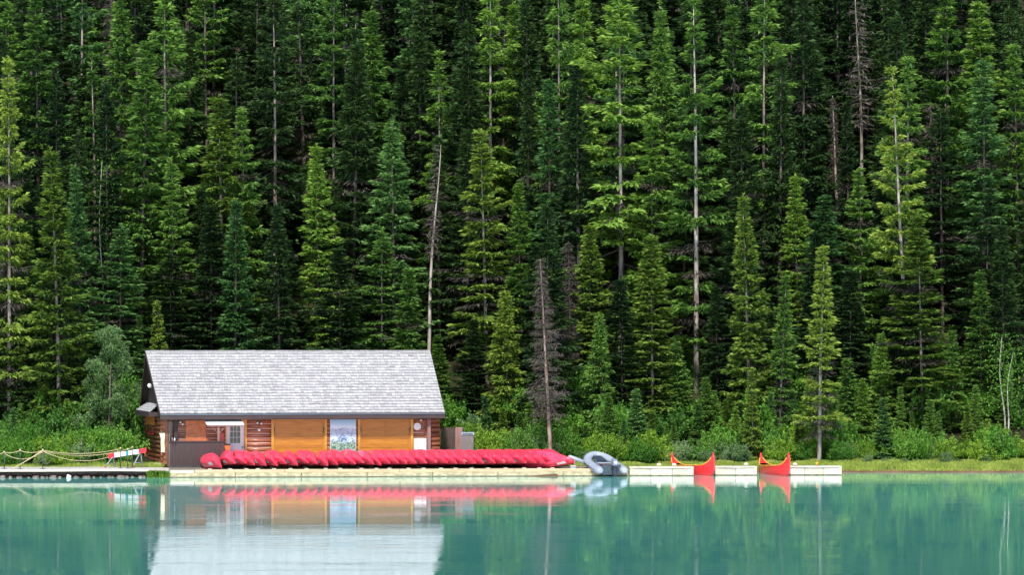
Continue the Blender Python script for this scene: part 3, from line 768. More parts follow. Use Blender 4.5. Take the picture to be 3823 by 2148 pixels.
zones = [  # px range, D range, count, sizes, tones, place words
 (-20, 150, 224.5, 227.5, 6, (.8, 1.25), ['bush_c', 'bush_a', 'bush_b'], 'behind the rope fence at the left edge'),
 (150, 330, 225, 228.5, 7, (.9, 1.4), ['bush_a', 'bush_c', 'bush_b'], 'behind the middle of the rope fence'),
 (-20, 330, 229, 233, 9, (.9, 1.4), ['bush_d', 'bush_a', 'bush_d'], 'in the shade between rope fence and spruces'),
 (320, 445, 226.5, 232, 8, (1.0, 1.5), ['bush_d', 'bush_a'], 'at the foot of the willow beside the boathouse'),
 (-20, 450, 233, 238, 12, (1.2, 1.7), ['bush_d', 'bush_a', 'bush_d'], 'among the shaded spruce trunks on the left'),
 (440, 560, 234, 240, 5, (1.3, 2.0), ['bush_d', 'bush_a'], 'in the dark corner behind the left gable'),
 (1672, 1800, 236.5, 243, 7, (1.0, 1.6), ['bush_a', 'bush_c', 'bush_b'], 'above the brown fence right of the roof'),
 (1790, 2060, 228.6, 233, 9, (.8, 1.3), ['bush_c', 'bush_a', 'bush_b', 'bush_d'], 'between the storage bin and dead brown spruce'),
 (2075, 2330, 229.4, 233.5, 9, (.7, 1.2), ['bush_a', 'bush_c', 'bush_b'], 'behind the inflatable boat'),
 (2330, 2520, 229.4, 232.5, 8, (.7, 1.1), ['bush_c', 'bush_a', 'bush_b'], 'between inflatable boat and first moored canoe'),
 (2520, 2830, 230.8, 235, 11, (.8, 1.3), ['bush_a', 'bush_d', 'bush_b'], 'behind the first moored canoe'),
 (2830, 3140, 231.5, 236, 11, (.8, 1.3), ['bush_a', 'bush_d', 'bush_c'], 'behind the second moored canoe'),
 (3140, 3500, 232.4, 236.5, 12, (.8, 1.3), ['bush_a', 'bush_d', 'bush_c', 'bush_b'], 'on the grassy bank right of the dock end'),
 (3500, 3840, 232.0, 236.5, 11, (.8, 1.3), ['bush_a', 'bush_c', 'bush_d'], 'on the bank under the birches at the right edge'),
 (1900, 2500, 235.5, 246, 20, (1.1, 1.9), ['bush_d', 'bush_a'], 'in the dark undergrowth above the inflatable boat'),
 (2500, 3840, 236.5, 248, 40, (1.1, 1.9), ['bush_d', 'bush_a', 'bush_a'], 'in the undergrowth up the slope on the right'),
 (3200, 3700, 230.6, 231.8, 7, (.35, .6), ['bush_b'], 'low at the edge of the grassy bank'),
]
for (p0, p1, d0, d1, n, (r0, r1), tones, words) in zones:
    seen = {}
    for k in range(n):
        px = p0 + (k + random.uniform(.1, .9)) / n * (p1 - p0)
        d = random.uniform(d0, d1); R = random.uniform(r0, r1); t = random.choice(tones)
        for (lx, ld, _s, lxb, _m) in LAND:
            if ld < 236 and abs(lxb * S - px) < R * 45 and d - R * .8 < ld: d = ld + R * .9
        H = R * random.uniform(.85, 1.7)
        if t == 'bush_b': R *= .7; H *= .7
        size = 'low' if H < .8 else 'tall' if H > 1.5 else 'rounded'
        place_bush(PX(px, d), d, R, H, t, f'{size} {TN[t]} bush {words}', 'bushes ' + words)

YG = [(1800, 2070, 233, 238, 5, 'behind the bushes near the dead brown spruce'), (2080, 2500, 233, 240, 9, 'in the undergrowth above the inflatable boat'),
      (2500, 3140, 234, 241, 14, 'in the undergrowth above the two moored canoes'), (3140, 3830, 235, 242, 14, 'in the undergrowth above the grassy bank'),
      (0, 520, 233, 240, 9, 'in the shade behind the rope fence')]
for (p0, p1, d0, d1, n, words) in YG:
    for k in range(n):
        px = p0 + (k + random.uniform(.1, .9)) / n * (p1 - p0); d = random.uniform(d0, d1)
        H = random.uniform(1.8, 4.2); tn = random.choice(['mid', 'bright', 'yellow', 'blue', 'mid'])
        place_tree(random.choice(['small1', 'small2']), tn, PX(px, d), d, H, H * random.uniform(.2, .28), (0, 0), 'bark_dark',
                   ('knee-high' if H < 2.0 else 'little' if H < 3 else 'man-high') .replace('knee-high', 'tiny').replace('man-high', 'slender') + {'mid': ' green', 'bright': ' bright green', 'yellow': ' yellowish', 'blue': ' blue-green'}[tn] + ' young spruce ' + words, 'young spruces ' + words)

# the willow beside the boathouse
def willow():
    x, d = PX(405, 233.5), 233.5
    root = empty('willow_tree', (x, d, gh(x, d)), 0, 'big pale green willow with silvery leaves just left of the boathouse', 'tree')
    rg = np.random.default_rng(77)
    mb = MB()
    for k in range(9):
        a = rg.uniform(0, 6.28); r = rg.uniform(.3, 1.1); h = rg.uniform(3.5, 6.8)
        mb.tube([(0, 0, -.2), (r*.5*math.cos(a), r*.5*math.sin(a), h*.5), (r*math.cos(a), r*math.sin(a), h)], [.07, .045, .012], 6)
    mb.build('trunk', M['bark_dark'], root)
    n = 22000; cl = []
    for k in range(90):
        z = 7.0 * rg.random() ** 1.25 + .3; rr = 1.9 * (1 - (z / 8.2) ** 2) ** .8 * math.sqrt(rg.random())
        a = rg.uniform(0, 6.28); cl.append((rr*math.cos(a), rr*math.sin(a), z, rg.uniform(.25, .55)))
    cl = np.array(cl); c = cl[rg.integers(0, 90, n)]; dv = unit(rg.normal(0, 1, (n, 3)))
    P = c[:, :3] + dv * (c[:, 3] * rg.uniform(.4, 1.1, n))[:, None]
    L = rg.uniform(.10, .2, n)
    Q = spray_quads(P, unit(dv * .5 + rg.normal(0, .6, (n, 3)) + [0, 0, .2]), L, L * .4, rg, .8)
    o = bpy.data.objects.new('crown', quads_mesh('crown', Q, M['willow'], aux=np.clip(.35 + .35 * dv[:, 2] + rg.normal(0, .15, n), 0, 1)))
    col.objects.link(o); o.parent = root
willow()

# grass: uncountable
def grass():
    rg = np.random.default_rng(5)
    P = []
    n = 60000
    X = rg.uniform(3.2, 32, n); t = rg.random(n) ** 1.3 * 4.6 - .15
    Y = np.interp(X, _sx, _sd) + .32 + t
    keep = ~((X < 19) & (Y < 226.9))
    X, Y = X[keep], Y[keep]
    n2 = 16000
    X2 = rg.uniform(-31.5, -19.8, n2); Y2 = rg.uniform(222.9, 227.5, n2)
    k2 = ~((Y2 < 223.9) & (X2 > -29)); X2, Y2 = X2[k2], Y2[k2]
    X = np.concatenate([X, X2]); Y = np.concatenate([Y, Y2]); n = len(X)
    cl = np.sin(X * 2.1 + Y * .7) * np.cos(Y * 1.9 - X * .6) * .5 + .5
    Z = ground_h(X, Y)
    h = (.06 + .15 * cl) * rg.uniform(.6, 1.3, n)
    w = rg.uniform(.012, .03, n)
    a = rg.uniform(0, 6.28, n); dx, dy = np.cos(a), np.sin(a)
    lx, ly = rg.normal(0, .35, n) * h, rg.normal(0, .35, n) * h
    B0 = np.stack([X - dx*w, Y - dy*w, Z - .03], 1); B1 = np.stack([X + dx*w, Y + dy*w, Z - .03], 1)
    T1 = np.stack([X + lx + dx*w*.3, Y + ly + dy*w*.3, Z + h], 1); T0 = np.stack([X + lx - dx*w*.3, Y + ly - dy*w*.3, Z + h], 1)
    o = bpy.data.objects.new('grass', quads_mesh('grass', np.stack([B0, B1, T1, T0], 1), M['grass'], aux=np.clip(cl * .6 + rg.uniform(0, .4, n), 0, 1)))
    col.objects.link(o); tag(o, 'yellow-green grass on the lake bank', 'grass', kind='stuff')
grass()

# ------------------------------------------------------------------ boathouse
D0 = 225.0
E0 = Vector((PX(600, D0), D0, 0)); YAW = math.atan2(3.6, 16.05)
cs, sn = math.cos(YAW), math.sin(YAW)
LEN = 16.45; ZE = 3.42; ZR = 6.95; RV = 4.67; BV2 = 9.34
GZ = .42
house = empty('boathouse', (E0.x, E0.y, 0), YAW, 'log boathouse with grey shingle roof and two amber garage doors', 'building')
def U(px, v):
    k = (px - CX) / F
    return (k * (D0 + v * cs) - E0.x + v * sn) / (cs - k * sn)
def DD(u, v): return D0 + u * sn + v * cs
def Z(py, u, v): return PZ(py, DD(u, v))
def BW(u, v, z): return Vector((E0.x + u * cs - v * sn, E0.y + u * sn + v * cs, z))
WV = 0.95                                     # front wall plane (log centre line)
UL, UR = U(598, WV) + .02, U(1641, WV)
WB = BV2 - 1.2

def gv(px, off=.16):
    # v so that the gable plane u = UG-off projects to column px
    u = UG - off; k = (px - CX) / F
    # E0.x + u cs - v sn = k (D0 + u sn + v cs)
    return (E0.x + u * cs - k * (D0 + u * sn)) / (sn + k * cs)

# shingled roof: two slopes, real shingles
def roof():
    rg = np.random.default_rng(3)
    Q = []; T = []
    mb = MB(); tints = []
    deck = MB()
    for side in (0, 1):
        rows = 22
        ev = (0.0, ZE) if side == 0 else (BV2, ZE)
        for r in range(rows):
            s0, s1 = r / rows, (r + 1.12) / rows
            u = -.02 - .24 * s0; uend = LEN + .08 * s0 + .02
            wob = rg.normal(0, .006)
            while u < uend - .03:
                w = rg.uniform(.13, .34)
                u1 = min(u + w, uend)
                if uend - u1 < .05: u1 = uend
                lift = .075 + rg.normal(0, .012); ds = rg.normal(0, .006) + wob
                a = max(s0 + ds / 5.8, -.005)
                def p(uu, s, h):
                    v = ev[0] + (RV - ev[0]) * s; z = ev[1] + (ZR - ev[1]) * s
                    return (uu, v, z + h)
                g = .006
                b = [p(u+g, a, .012), p(u1-g, a, .012), p(u1-g, s1, .002), p(u+g, s1, .002)]
                t = [p(u+g, a, lift), p(u1-g, a, lift), p(u1-g, s1, .014), p(u+g, s1, .014)]
                if side == 1: b = b[::-1]; t = t[::-1]
                mb.hexa(b, t); tv = float(np.clip(rg.normal(.55, .17), 0, 1)); tints += [tv, tv, -.6, tv, tv, tv]  # butt face tinted darker to paint in the shadow line of each row
                u = u1
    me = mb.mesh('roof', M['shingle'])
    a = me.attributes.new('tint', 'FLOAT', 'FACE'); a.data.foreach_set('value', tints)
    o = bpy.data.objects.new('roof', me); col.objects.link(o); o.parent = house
    # deck below
    deck.hexa([(-.0, .02, ZE-.07), (LEN, .02, ZE-.07), (LEN+.06, RV, ZR-.07), (-.22, RV, ZR-.07)], [(-.0, .02, ZE), (LEN, .02, ZE), (LEN+.06, RV, ZR), (-.22, RV, ZR)])
    deck.hexa([(-.22, RV+.001, ZR-.07), (LEN+.06, RV+.001, ZR-.07), (LEN, BV2-.02, ZE-.07), (0, BV2-.02, ZE-.07)], [(-.22, RV+.001, ZR), (LEN+.06, RV+.001, ZR), (LEN, BV2-.02, ZE), (0, BV2-.02, ZE)])
    deck.build('roof_deck', M['gable'], o)
    rc = MB()
    n = 60
    for k in range(n):
        u0 = -.27 + (LEN + .37) * k / n; u1 = -.27 + (LEN + .37) * (k + 1) / n - .01
        h = ZR + .085 + random.uniform(-.008, .008)
        rc.hexa([(u0, RV-.13, ZR-.045), (u1, RV-.13, ZR-.045), (u1, RV, ZR+.055), (u0, RV, ZR+.055)], [(u0, RV-.13, ZR-.01), (u1, RV-.13, ZR-.01), (u1, RV, h), (u0, RV, h)])
        rc.hexa([(u0, RV+.001, ZR+.055), (u1, RV+.001, ZR+.055), (u1, RV+.13, ZR-.045), (u0, RV+.13, ZR-.045)], [(u0, RV+.001, h), (u1, RV+.001, h), (u1, RV+.13, ZR-.01), (u0, RV+.13, ZR-.01)])
    rc.build('ridge_cap', M['shingle'], o)
    # rake boards both ends
    for ue, nm, off0, off1 in ((0, 'rake', -.035, -.265), (LEN, 'rake', .035, .11)):
        rk = MB()
        for v0, v1 in ((0.0, RV), (BV2, RV)):
            a0, a1 = ue + off0, ue + off1 if ue else off1
            uu0 = (ue - .04 if ue == 0 else ue + .002, ue - .002 if ue == 0 else ue + .04)
            uu1 = (a1 - .02, a1 + .02)
            bot = [(uu0[0], v0, ZE-.27), (uu0[1], v0, ZE-.27), (uu1[1], v1, ZR-.24), (uu1[0], v1, ZR-.24)]
            top = [(uu0[0], v0, ZE-.005), (uu0[1], v0, ZE-.005), (uu1[1], v1, ZR+.01), (uu1[0], v1, ZR+.01)]
            rk.hexa(bot, top)
        rk.build('rake_board', M['fascia'], house)
    MB().box(-.03, LEN + .03, -.06, -.005, ZE-.30, ZE-.03).build('fascia', M['fascia'], house)
    gt = MB(); gt.box(-.02, LEN + .02, -.10, -.062, ZE-.055, ZE-.004)
    gt.build('gutter', M['gutter'], house)
    MB().box(0, LEN, 0, WV - .15, ZE-.33, ZE-.305).build('soffit', M['gable'], house)
roof()

def log_wall(name, p0, p1, z0, z1, openings=(), proud=.0, r=.135, phase=0.0, skipx=None):
    """horizontal logs from p0 to p1 (u,v); openings: (a,b,ztop) along the wall in metres"""
    mb = MB()
    d = Vector((p1[0]-p0[0], p1[1]-p0[1], 0)); L = d.length; d.normalize()
    z = z0 + r + phase; i = 0
    rg = np.random.default_rng(4)
    while z < z1:
        segs = [(0.0, L)]
        for a, b, zt in openings:
            if z < zt + r * .5:
                ns = []
                for s, e in segs:
                    if b <= s or a >= e: ns.append((s, e)); continue
                    if a > s: ns.append((s, a))
                    if b < e: ns.append((b, e))
                segs = ns
        for s, e in segs:
            if e - s < .05: continue
            m = max(2, int((e - s) / 1.2) + 1)
            pts = [(p0[0] + d.x * (s + (e-s)*k/m), p0[1] + d.y * (s + (e-s)*k/m), z + rg.normal(0, .006)) for k in range(m + 1)]
            mb.tube(pts, [r * rg.uniform(.99, 1.05) for _ in pts], 12)
        z += 2 * r * .985; i += 1
    return mb.build(name, M['log'], house)
# openings on the front wall
u_door0, u_door1 = U(842, WV-.1), U(920, WV-.1)
g1a, g1b = U(1012, WV-.1), U(1220, WV-.1)
g2a, g2b = U(1335, WV-.1), U(1542, WV-.1)
zt_open = 3.02
front_len = UR - UL
for a_, b_ in ((UL, u_door0), (u_door1, g1a), (g1b, g2a), (g2b, UR)):
    log_wall('front_wall', (a_, WV), (b_, WV), GZ, 3.28)
UG = UL + .27                                # gable wall planes
UGR = UR - .78
log_wall('gable_wall', (UG, WV - .35), (UG, WB + .35), GZ, 3.2, phase=.13)
log_wall('gable_wall', (UGR, WV - .30), (UGR, WB + .35), GZ, 3.2, phase=.13)
log_wall('back_wall', (UL, WB), (UR, WB), GZ, 3.28)
# chinking / inner lining
ch = MB()
for a, b in ((UL+.5, u_door0), (u_door1, g1a), (g1b, g2a), (g2b, UR-.7)):
    MB().box(a + .01, b - .01, WV - .075, WV + .05, GZ, 3.3).build('chinking', M['chink_highlight'], house)
MB().box(UG + .02, UG + .06, WV + .1, WB - .1, GZ, 3.3).build('chinking', M['gable'], house)
MB().box(UG + .1, UGR - .1, WV + .3, WB - .3, GZ - .1, GZ + .02).build('floor_slab', M['concrete'], house)
# upper gable boards (dark), left and right
for ug in (UG - .12, UGR + .06):
    g = MB()
    nb = 28
    for k in range(nb):
        v0 = .35 + (BV2 - .7) * k / nb; v1 = .35 + (BV2 - .7) * (k + 1) / nb - .012
        def zz(v): return ZE + (ZR - ZE) * (1 - abs(v - RV) / RV) - .09
        g.hexa([(ug, v0, 3.1), (ug+.05, v0, 3.1), (ug+.05, v1, 3.1), (ug, v1, 3.1)], [(ug, v0, max(3.12, zz(v0))), (ug+.05, v0, max(3.12, zz(v0))), (ug+.05, v1, max(3.12, zz(v1))), (ug, v1, max(3.12, zz(v1)))])
    g.build('gable_boards', M['gable'], house)
# pent roof over the left gable wall (small shingled skirt)
def pent():
    rg = np.random.default_rng(8)
    a0, a1 = UG - .13, UG - .72
    v0, v1 = 2.4, BV2 - .9
    z0, z1 = 3.95, 3.50
    root = MB().hexa([(a1, v0, z1-.06), (a0, v0+.5, z0-.06), (a0, v1-.5, z0-.06), (a1, v1, z1-.06)][::-1], [(a1, v0, z1), (a0, v0+.5, z0), (a0, v1-.5, z0), (a1, v1, z1)][::-1]).build('pent_roof', M['shingle'], house)
    mb = MB(); tints = []
    for r in range(4):
        s0, s1 = r/4, (r+1.1)/4
        v = v0 + .5*s0
        while v < v1 - .5*s0 - .02:
            w = rg.uniform(.14, .3); e = min(v+w, v1-.5*s0)
            ua, ub = a1+(a0-a1)*s0, a1+(a0-a1)*min(1, s1)
            za, zb = z1+(z0-z1)*s0, z1+(z0-z1)*min(1, s1)
            mb.hexa([(ua, v, za+.005), (ub, v, zb+.003), (ub, e-.01, zb+.003), (ua, e-.01, za+.005)][::-1], [(ua, v, za+.045), (ub, v, zb+.015), (ub, e-.01, zb+.015), (ua, e-.01, za+.045)][::-1])
            tints += [float(rg.uniform(.1, .8))]*6; v = e
    me = mb.mesh('shingles', M['shingle']); at = me.attributes.new('tint', 'FLOAT', 'FACE'); at.data.foreach_set('value', tints)
    o = bpy.data.objects.new('shingles', me); col.objects.link(o); o.parent = root
    MB().box(a1-.05, a1-.003, v0-.04, v1+.04, z1-.26, z1+.02).box(a1, UG-.14, v0-.04, v0-.005, z1-.26, z1+.0).build('fascia', M['fascia'], root)
pent()
# corner log ends across the front near both corners
for nm, uu in (('corner_log_ends', UG), ('corner_log_ends', UGR)):
    mb = MB(); z = GZ + .135 + .13; k = 0
    while z < 3.2:
        ln = (.38 if k % 2 else .30)
        mb.tube([(uu, WV - .08, z), (uu, WV - ln, z)], .125, 12)
        z += .266; k += 1
    mb.build(nm, M['log_end'], house)
# garage doors
def garage(a, b, ztop=3.20):
    fr = MB(); fw = .15; v0 = WV - .19
    fr.box(a, a + fw, v0, WV - .0, GZ, ztop - .16); fr.box(b - fw, b, v0, WV - .0, GZ, ztop - .16)
    fr.box(a - .02, b + .02, v0 - .01, WV - .0, ztop - .159, ztop)
    d = MB()
    ia, ib = a + fw + .002, b - fw - .002; vt = WV - .07
    d.box(ia, ib, vt, vt + .05, GZ + .02, ztop - .16)
    door = d.build('garage_door', M['amber'], house)
    fr.build('frame', M['amber_frame'], door)
    pn = MB(); rows = 5; zz0 = GZ + .05; hgt = (ztop - .17 - zz0) / rows; m = (ib - ia) / 2
    for r in range(rows):
        z0 = zz0 + r * hgt; z1 = z0 + hgt
        pn.box(ia, ib, vt - .035, vt - .002, z0 + .012, z0 + .06); pn.box(ia, ib, vt - .035, vt - .002, z1 - .05, z1 - .012)
        for q in (ia, ia + m - .05, ib - .09):
            w = .09 if q != ia + m - .05 else .10
            pn.box(q, q + w, vt - .0345, vt - .002, z0 + .0605, z1 - .0505)
        for c in range(2):
            x0 = ia + .10 + c * (m - .05 + .002); x1 = x0 + m - .17
            pn.box(x0 + .02, x1, vt - .018, vt - .002, z0 + .08, z1 - .07)
    pn.build('panel_rails', M['amber'], door)
    sm = MB()
    for r in range(1, rows): sm.box(ia, ib, vt - .037, vt - .0355, zz0 + r*hgt - .012, zz0 + r*hgt + .010)
    sm.build('section_seams', M['rustboard'], door)
    hd = MB(); hd.box(ia + .01, ia + .06, vt - .075, vt - .036, 2.3, 2.62); hd.box(ib - .06, ib - .01, vt - .075, vt - .036, 2.3, 2.62)
    hd.build('hinge_brackets', M['iron'], door)
garage(g1a, g1b); garage(g2a, g2b)
# white entrance door
def entrance():
    a, b = u_door0, u_door1
    v = WV - .02
    zt = Z(1576, a, WV - .1)
    d = MB(); d.box(a + .05, b - .115, v, v + .05, GZ + .03, zt)
    door = d.build('entrance_door', M['white'], house)
    fr = MB(); fr.box(a - .02, a + .045, v - .12, v + .1, GZ, zt + .02); fr.box(b - .11, b + .02, v - .12, v + .1, GZ, zt + .02)
    fr.box(a - .02, b + .02, v - .13, v + .1, zt + .021, 3.25)
    fr.build('frame', M['amber_frame'], door)
    pa, pb = U(858, v), U(897, v); z1, z0 = Z(1590, pa, v), Z(1657, pa, v)
    MB().box(pa, pb, v - .012, v - .001, z0, z1).build('window_pane', M['glass'], door)
    mt = MB(); t = .022
    for k in range(4):
        x = pa + (pb - pa) * k / 3; mt.box(x - t/2, x + t/2, v - .03, v - .0125, z0 - .01, z1 + .01)
        zz = z0 + (z1 - z0) * k / 3; mt.box(pa - .01, pb + .01, v - .028, v - .0127, zz - t/2, zz + t/2)
    mt.build('muntins', M['white'], door)
    MB().ball((U(906, v), v - .05, 1.5), .045, 8).build('handle', M['iron'], door)
entrance()
# porch cover over the ticket hatch: pale slab with brackets and post
def hood():
    v1, v0 = WV - .25, WV - 1.4
    a, b = U(760, v1), U(898, v1)
    zt, zb = Z(1566, a, v1), Z(1585, a, v0)
    s = MB().hexa([(a+.02, v0, zb-.05), (b+.03, v0, zb-.05), (b, v1, zt-.05), (a, v1, zt-.05)], [(a+.02, v0, zb), (b+.03, v0, zb), (b, v1, zt), (a, v1, zt)]).build('door_canopy', M['white'], house)
    f = MB(); f.box(a+.05, b-.02, v0+.02, v0+.07, zb-.14, zb-.051)
    x = U(816, v0+.1)
    f.box(x-.06, x+.06, v0+.08, v0+.18, GZ, zb-.06)
    f.tube([(x-.45, v0+.13, zb-.06), (x-.04, v0+.13, zb-.55)], .035, 6); f.tube([(x+.45, v0+.13, zb-.06), (x+.04, v0+.13, zb-.55)], .035, 6)
    f.build('bracket_post', M['midbrown'], s)
hood()
# downpipe post at right corner
x = U(1600, WV - .42)
MB().bevbox(x - .1, x + .1, WV - .62, WV - .44, GZ, 3.1, .015).build('corner_post', M['fence_post'], house)
x = U(655, WV - .3)
MB().bevbox(x - .11, x + .11, WV - .42, WV - .2, GZ, 3.1, .015).build('corner_post', M['fascia'], house)

def hb(name, mat, a, b, v, ytop, ybot, th=.04, label=None, cat=None, bev=False):
    """a board standing in the building's frame, given by its photo columns and rows"""
    ua, ub = U(a, v), U(b, v); z1, z0 = Z(ytop, ua, v), max(Z(ybot, ua, v), GZ + .0)
    um = (ua + ub) / 2
    root = empty(name, BW(um, v, z0), YAW, label, cat)
    mb = MB().bevbox(ua - um, ub - um, 0, th, 0, z1 - z0, min(.01, th * .3))
    return root, mb, ub - ua, z1 - z0

# mural
r_, mb, w, h = hb('mountain_mural', None, 1234, 1328, WV - .22, 1563, 1686, .03, 'tall printed panel of snowy mountains hanging between the two garage doors', 'mural')
mb.build('print', M['mural'], r_)
fm = MB(); fm.box(-w/2-.02, -w/2-.001, -.01, .03, -.02, h+.02); fm.box(w/2+.001, w/2+.02, -.01, .03, -.02, h+.02)
fm.build('edge_frame', M['white'], r_)
# reddish menu board behind the counter
r_, mb, w, h = hb('price_board', None, 693, 770, WV - .19, 1571, 1650, .04, 'rust-red wooden notice board on the log wall above the ticket counter', 'notice board')
mb.build('board', M['rustboard'], r_)
dk = MB()
rg0 = random.Random(3)
for row, (z0, w0) in enumerate(((.80, .50), (.20, .62))):
    x = -w/2 + .12
    while x < -w/2 + .12 + w0 * w / 1.0:
        l = rg0.uniform(.02, .06); dk.box(x, x + l, -.004, -.001, h*z0, h*z0 + .03); x += l + .02
dk.build('lettering', M['iron'], r_)
# ticket counter
def counter():
    v0 = -.55; v1 = WV - .45
    a, b = U(634, v0), U(837, v0)
    zt = Z(1649, a, v0)
    um = (a + b) / 2
    root = empty('ticket_counter', BW(um, v0, GZ), YAW, 'dark brown boarded ticket counter in front of the left end of the boathouse', 'counter')
    h = zt - GZ; w = b - a
    f = MB(); n = 22
    for k in range(n):
        f.box(-w/2 + w*k/n + .003, -w/2 + w*(k+1)/n - .003, 0, .035, .02, h - .05)
    f.box(-w/2 + .01, w/2 - .01, .036, .06, 0, h - .05)
    f.build('front_boards', M['darkbrown'], root)
    sd = MB(); n = 10
    for k in range(n):
        y0 = .037 + (v1 - v0 - .04) * k / n
        sd.box(-w/2 - .03, -w/2 + .005, y0 + .003, y0 + (v1-v0-.04)/n - .003, 0, h + .42)
    sd.build('side_boards', M['midbrown'], root)
    MB().bevbox(-w/2 - .04, w/2 + .05, -.05, .5, h - .048, h, .01).build('counter_top', M['darkbrown'], root)
    MB().box(-w/2 - .05, w/2 + .03, -.06, -.01, .0, .07).build('skirting', M['iron'], root)
    MB().bevbox(-w/2 - .06, -w/2 + .16, .25, .42, h, 3.02 - GZ, .015).build('post', M['fascia'], root)
counter()
# small things on the counter / wall
def small(name, u, v, z, label, cat):
    return empty(name, BW(u, v, z), YAW, label, cat)
va = .1
for k, (px, h_) in enumerate(((621, .14), (630, .13))):
    o = small('drink_bottle', U(px + 22, -.75), -.75, Z(1649, U(px, -.95), -.95), ['blue-tinted bottle, the left one on the counter ledge', 'clear bottle, the right one on the counter ledge'][k], 'bottle')
    MB().tube([(0,0,0),(0,0,h_),(0,0,h_+.05)], [.035,.035,.014], 8).build('body', M['gutter' if k == 0 else 'white'], o)
    MB().tube([(0,0,h_+.05),(0,0,h_+.07)], .016, 8).build('cap', M['white'], o)
# wall lamps
def lamp(px, py, label, v=WV - .22, arm=.18):
    u = U(px, v); o = small('wall_lamp', u, v, Z(py, u, v), label, 'wall lamp')
    MB().disc((0, .06, 0), .06, (0, 1, 0), .03, 12).tube([(0, .05, 0), (0, -arm, .06), (0, -arm, .0)], .014, 6).build('arm', M['iron'], o)
    MB().tube([(0, -arm, .01), (0, -arm, -.08)], [.03, .075], 12).build('shade', M['white'], o)
    MB().ball((0, -arm, -.085), .04, 8).build('bulb', M['white'], o)
lamp(672, 1574, 'white spotlight under the eave above the left end of the ticket counter')
lamp(681, 1582, 'small white lamp beside the spotlight above the ticket counter', arm=.1)
lamp(1570, 1566, 'white lamp under the eave above the round white disc')
lamp(960, 1577, 'left lamp of the pair under the eave between white door and left garage door', arm=.1)
lamp(975, 1579, 'right lamp of the pair under the eave between white door and left garage door', arm=.1)
u = U(967, WV - .2); o = small('wall_bell', u, WV - .2, Z(1607, u, WV - .2), 'round white bell on the logs left of the left garage door', 'bell')
MB().disc((0, 0, 0), .075, (0, 1, 0), .05, 20).build('dome', M['white'], o)
MB().tube([(0, 0, .07), (0, 0, .42)], .008, 5).build('conduit', M['iron'], o)
u = U(1558, WV - .2); o = small('round_disc', u, WV - .2, Z(1594, u, WV - .2), 'round white disc hanging on the logs right of the right garage door', 'disc')
MB().disc((0, 0, 0), .20, (0, 1, 0), .03, 32).build('face', M['white'], o)
MB().tube([(.205*math.cos(a*math.pi/12), 0, .205*math.sin(a*math.pi/12)) for a in range(25)], .016, 6).build('rim', M['cream'], o)
u = U(562, 2.2); 
o = empty('gable_lamp', BW(UG - .14, gv(559, .30), Z(1441, UG, gv(559, .30))), YAW, 'round white lamp on the dark left gable', 'wall lamp')
MB().ball((-.16, 0, 0), .14, 14).build('globe', M['white'], o)
MB().tube([(0, 0, 0), (-.1, 0, 0)], .06, 10).build('base', M['gutter'], o)
# white board with two seams
r_, mb, w, h = hb('white_locker', None, 1547, 1592, WV - .62, 1639, 1752, .28, 'white three-panel cupboard standing against the logs right of the right garage door', 'cupboard')
mb.build('cabinet', M['white'], r_)
MB().box(-w/2 + w/3 - .008, -w/2 + w/3 + .008, -.004, -.001, .05, h-.03).box(w/2 - w/3 - .008, w/2 - w/3 + .008, -.004, -.001, .05, h-.03).build('seams', M['iron'], r_)
MB().box(-w/6-.03, -w/6+.03, .05, .12, h, h+.06).box(w/6-.03, w/6+.03, .05, .12, h, h+.06).build('clips', M['orange'], r_)
# red poster and orange box right of the counter
r_, mb, w, h = hb('red_poster', None, 816, 836, WV - .55, 1618, 1648, .02, 'small red panel on the canopy post beside the white door', 'sign')
mb.build('panel', simple('red_poster_print', (.60,.12,.09), .5, (.42,.05,.05), 9), r_)
r_, mb, w, h = hb('orange_bin', None, 838, 860, WV - .75, 1664, 1752, .3, 'orange bin with dark rim in front of the white door', 'bin')
mb.build('body', M['orange_plastic'], r_)
MB().bevbox(-w/2-.02, w/2+.02, -.02, .32, h+.001, h+.07, .01).build('rim', M['blackmat'], r_)
# left gable things
def gpoint(px, py, v): # point on the left gable wall plane
    return BW(UG - .16, v, 0)
v = gv(563); zt = PZ(1548, DD(UG, v)); zb = PZ(1587, DD(UG, v))
o = empty('orange_sign', BW(UG - .17, v, zb), YAW, 'orange wooden sign on the left gable wall under the small skirt roof', 'sign')
v2, v3 = gv(548) - v, gv(578) - v
MB().box(-.03, 0, min(v2, v3), max(v2, v3), 0, zt - zb).build('board', M['orange'], o)
MB().box(-.045, -.031, min(v2, v3) - .03, max(v2, v3) + .03, zt - zb - .05, zt - zb + .02).build('top_rail', M['fascia'], o)
v = gv(566); z = PZ(1624, DD(UG, v))
o = empty('red_paddle_rack', BW(UG - .2, v, z), YAW, 'small red two-pronged rack on the left gable wall below the orange sign', 'rack')
hw_ = abs(gv(556) - gv(577)) / 2
MB().box(-.08, -.01, -hw_, hw_, 0, .12).build('bar', M['redpaint'], o)
for sgn in (-1, 1):
    MB().tube([(-.05, sgn * (hw_ - .04), .1), (-.07, sgn * (hw_ - .02), .4)], .03, 6).build('prong', M['redpaint'], o)
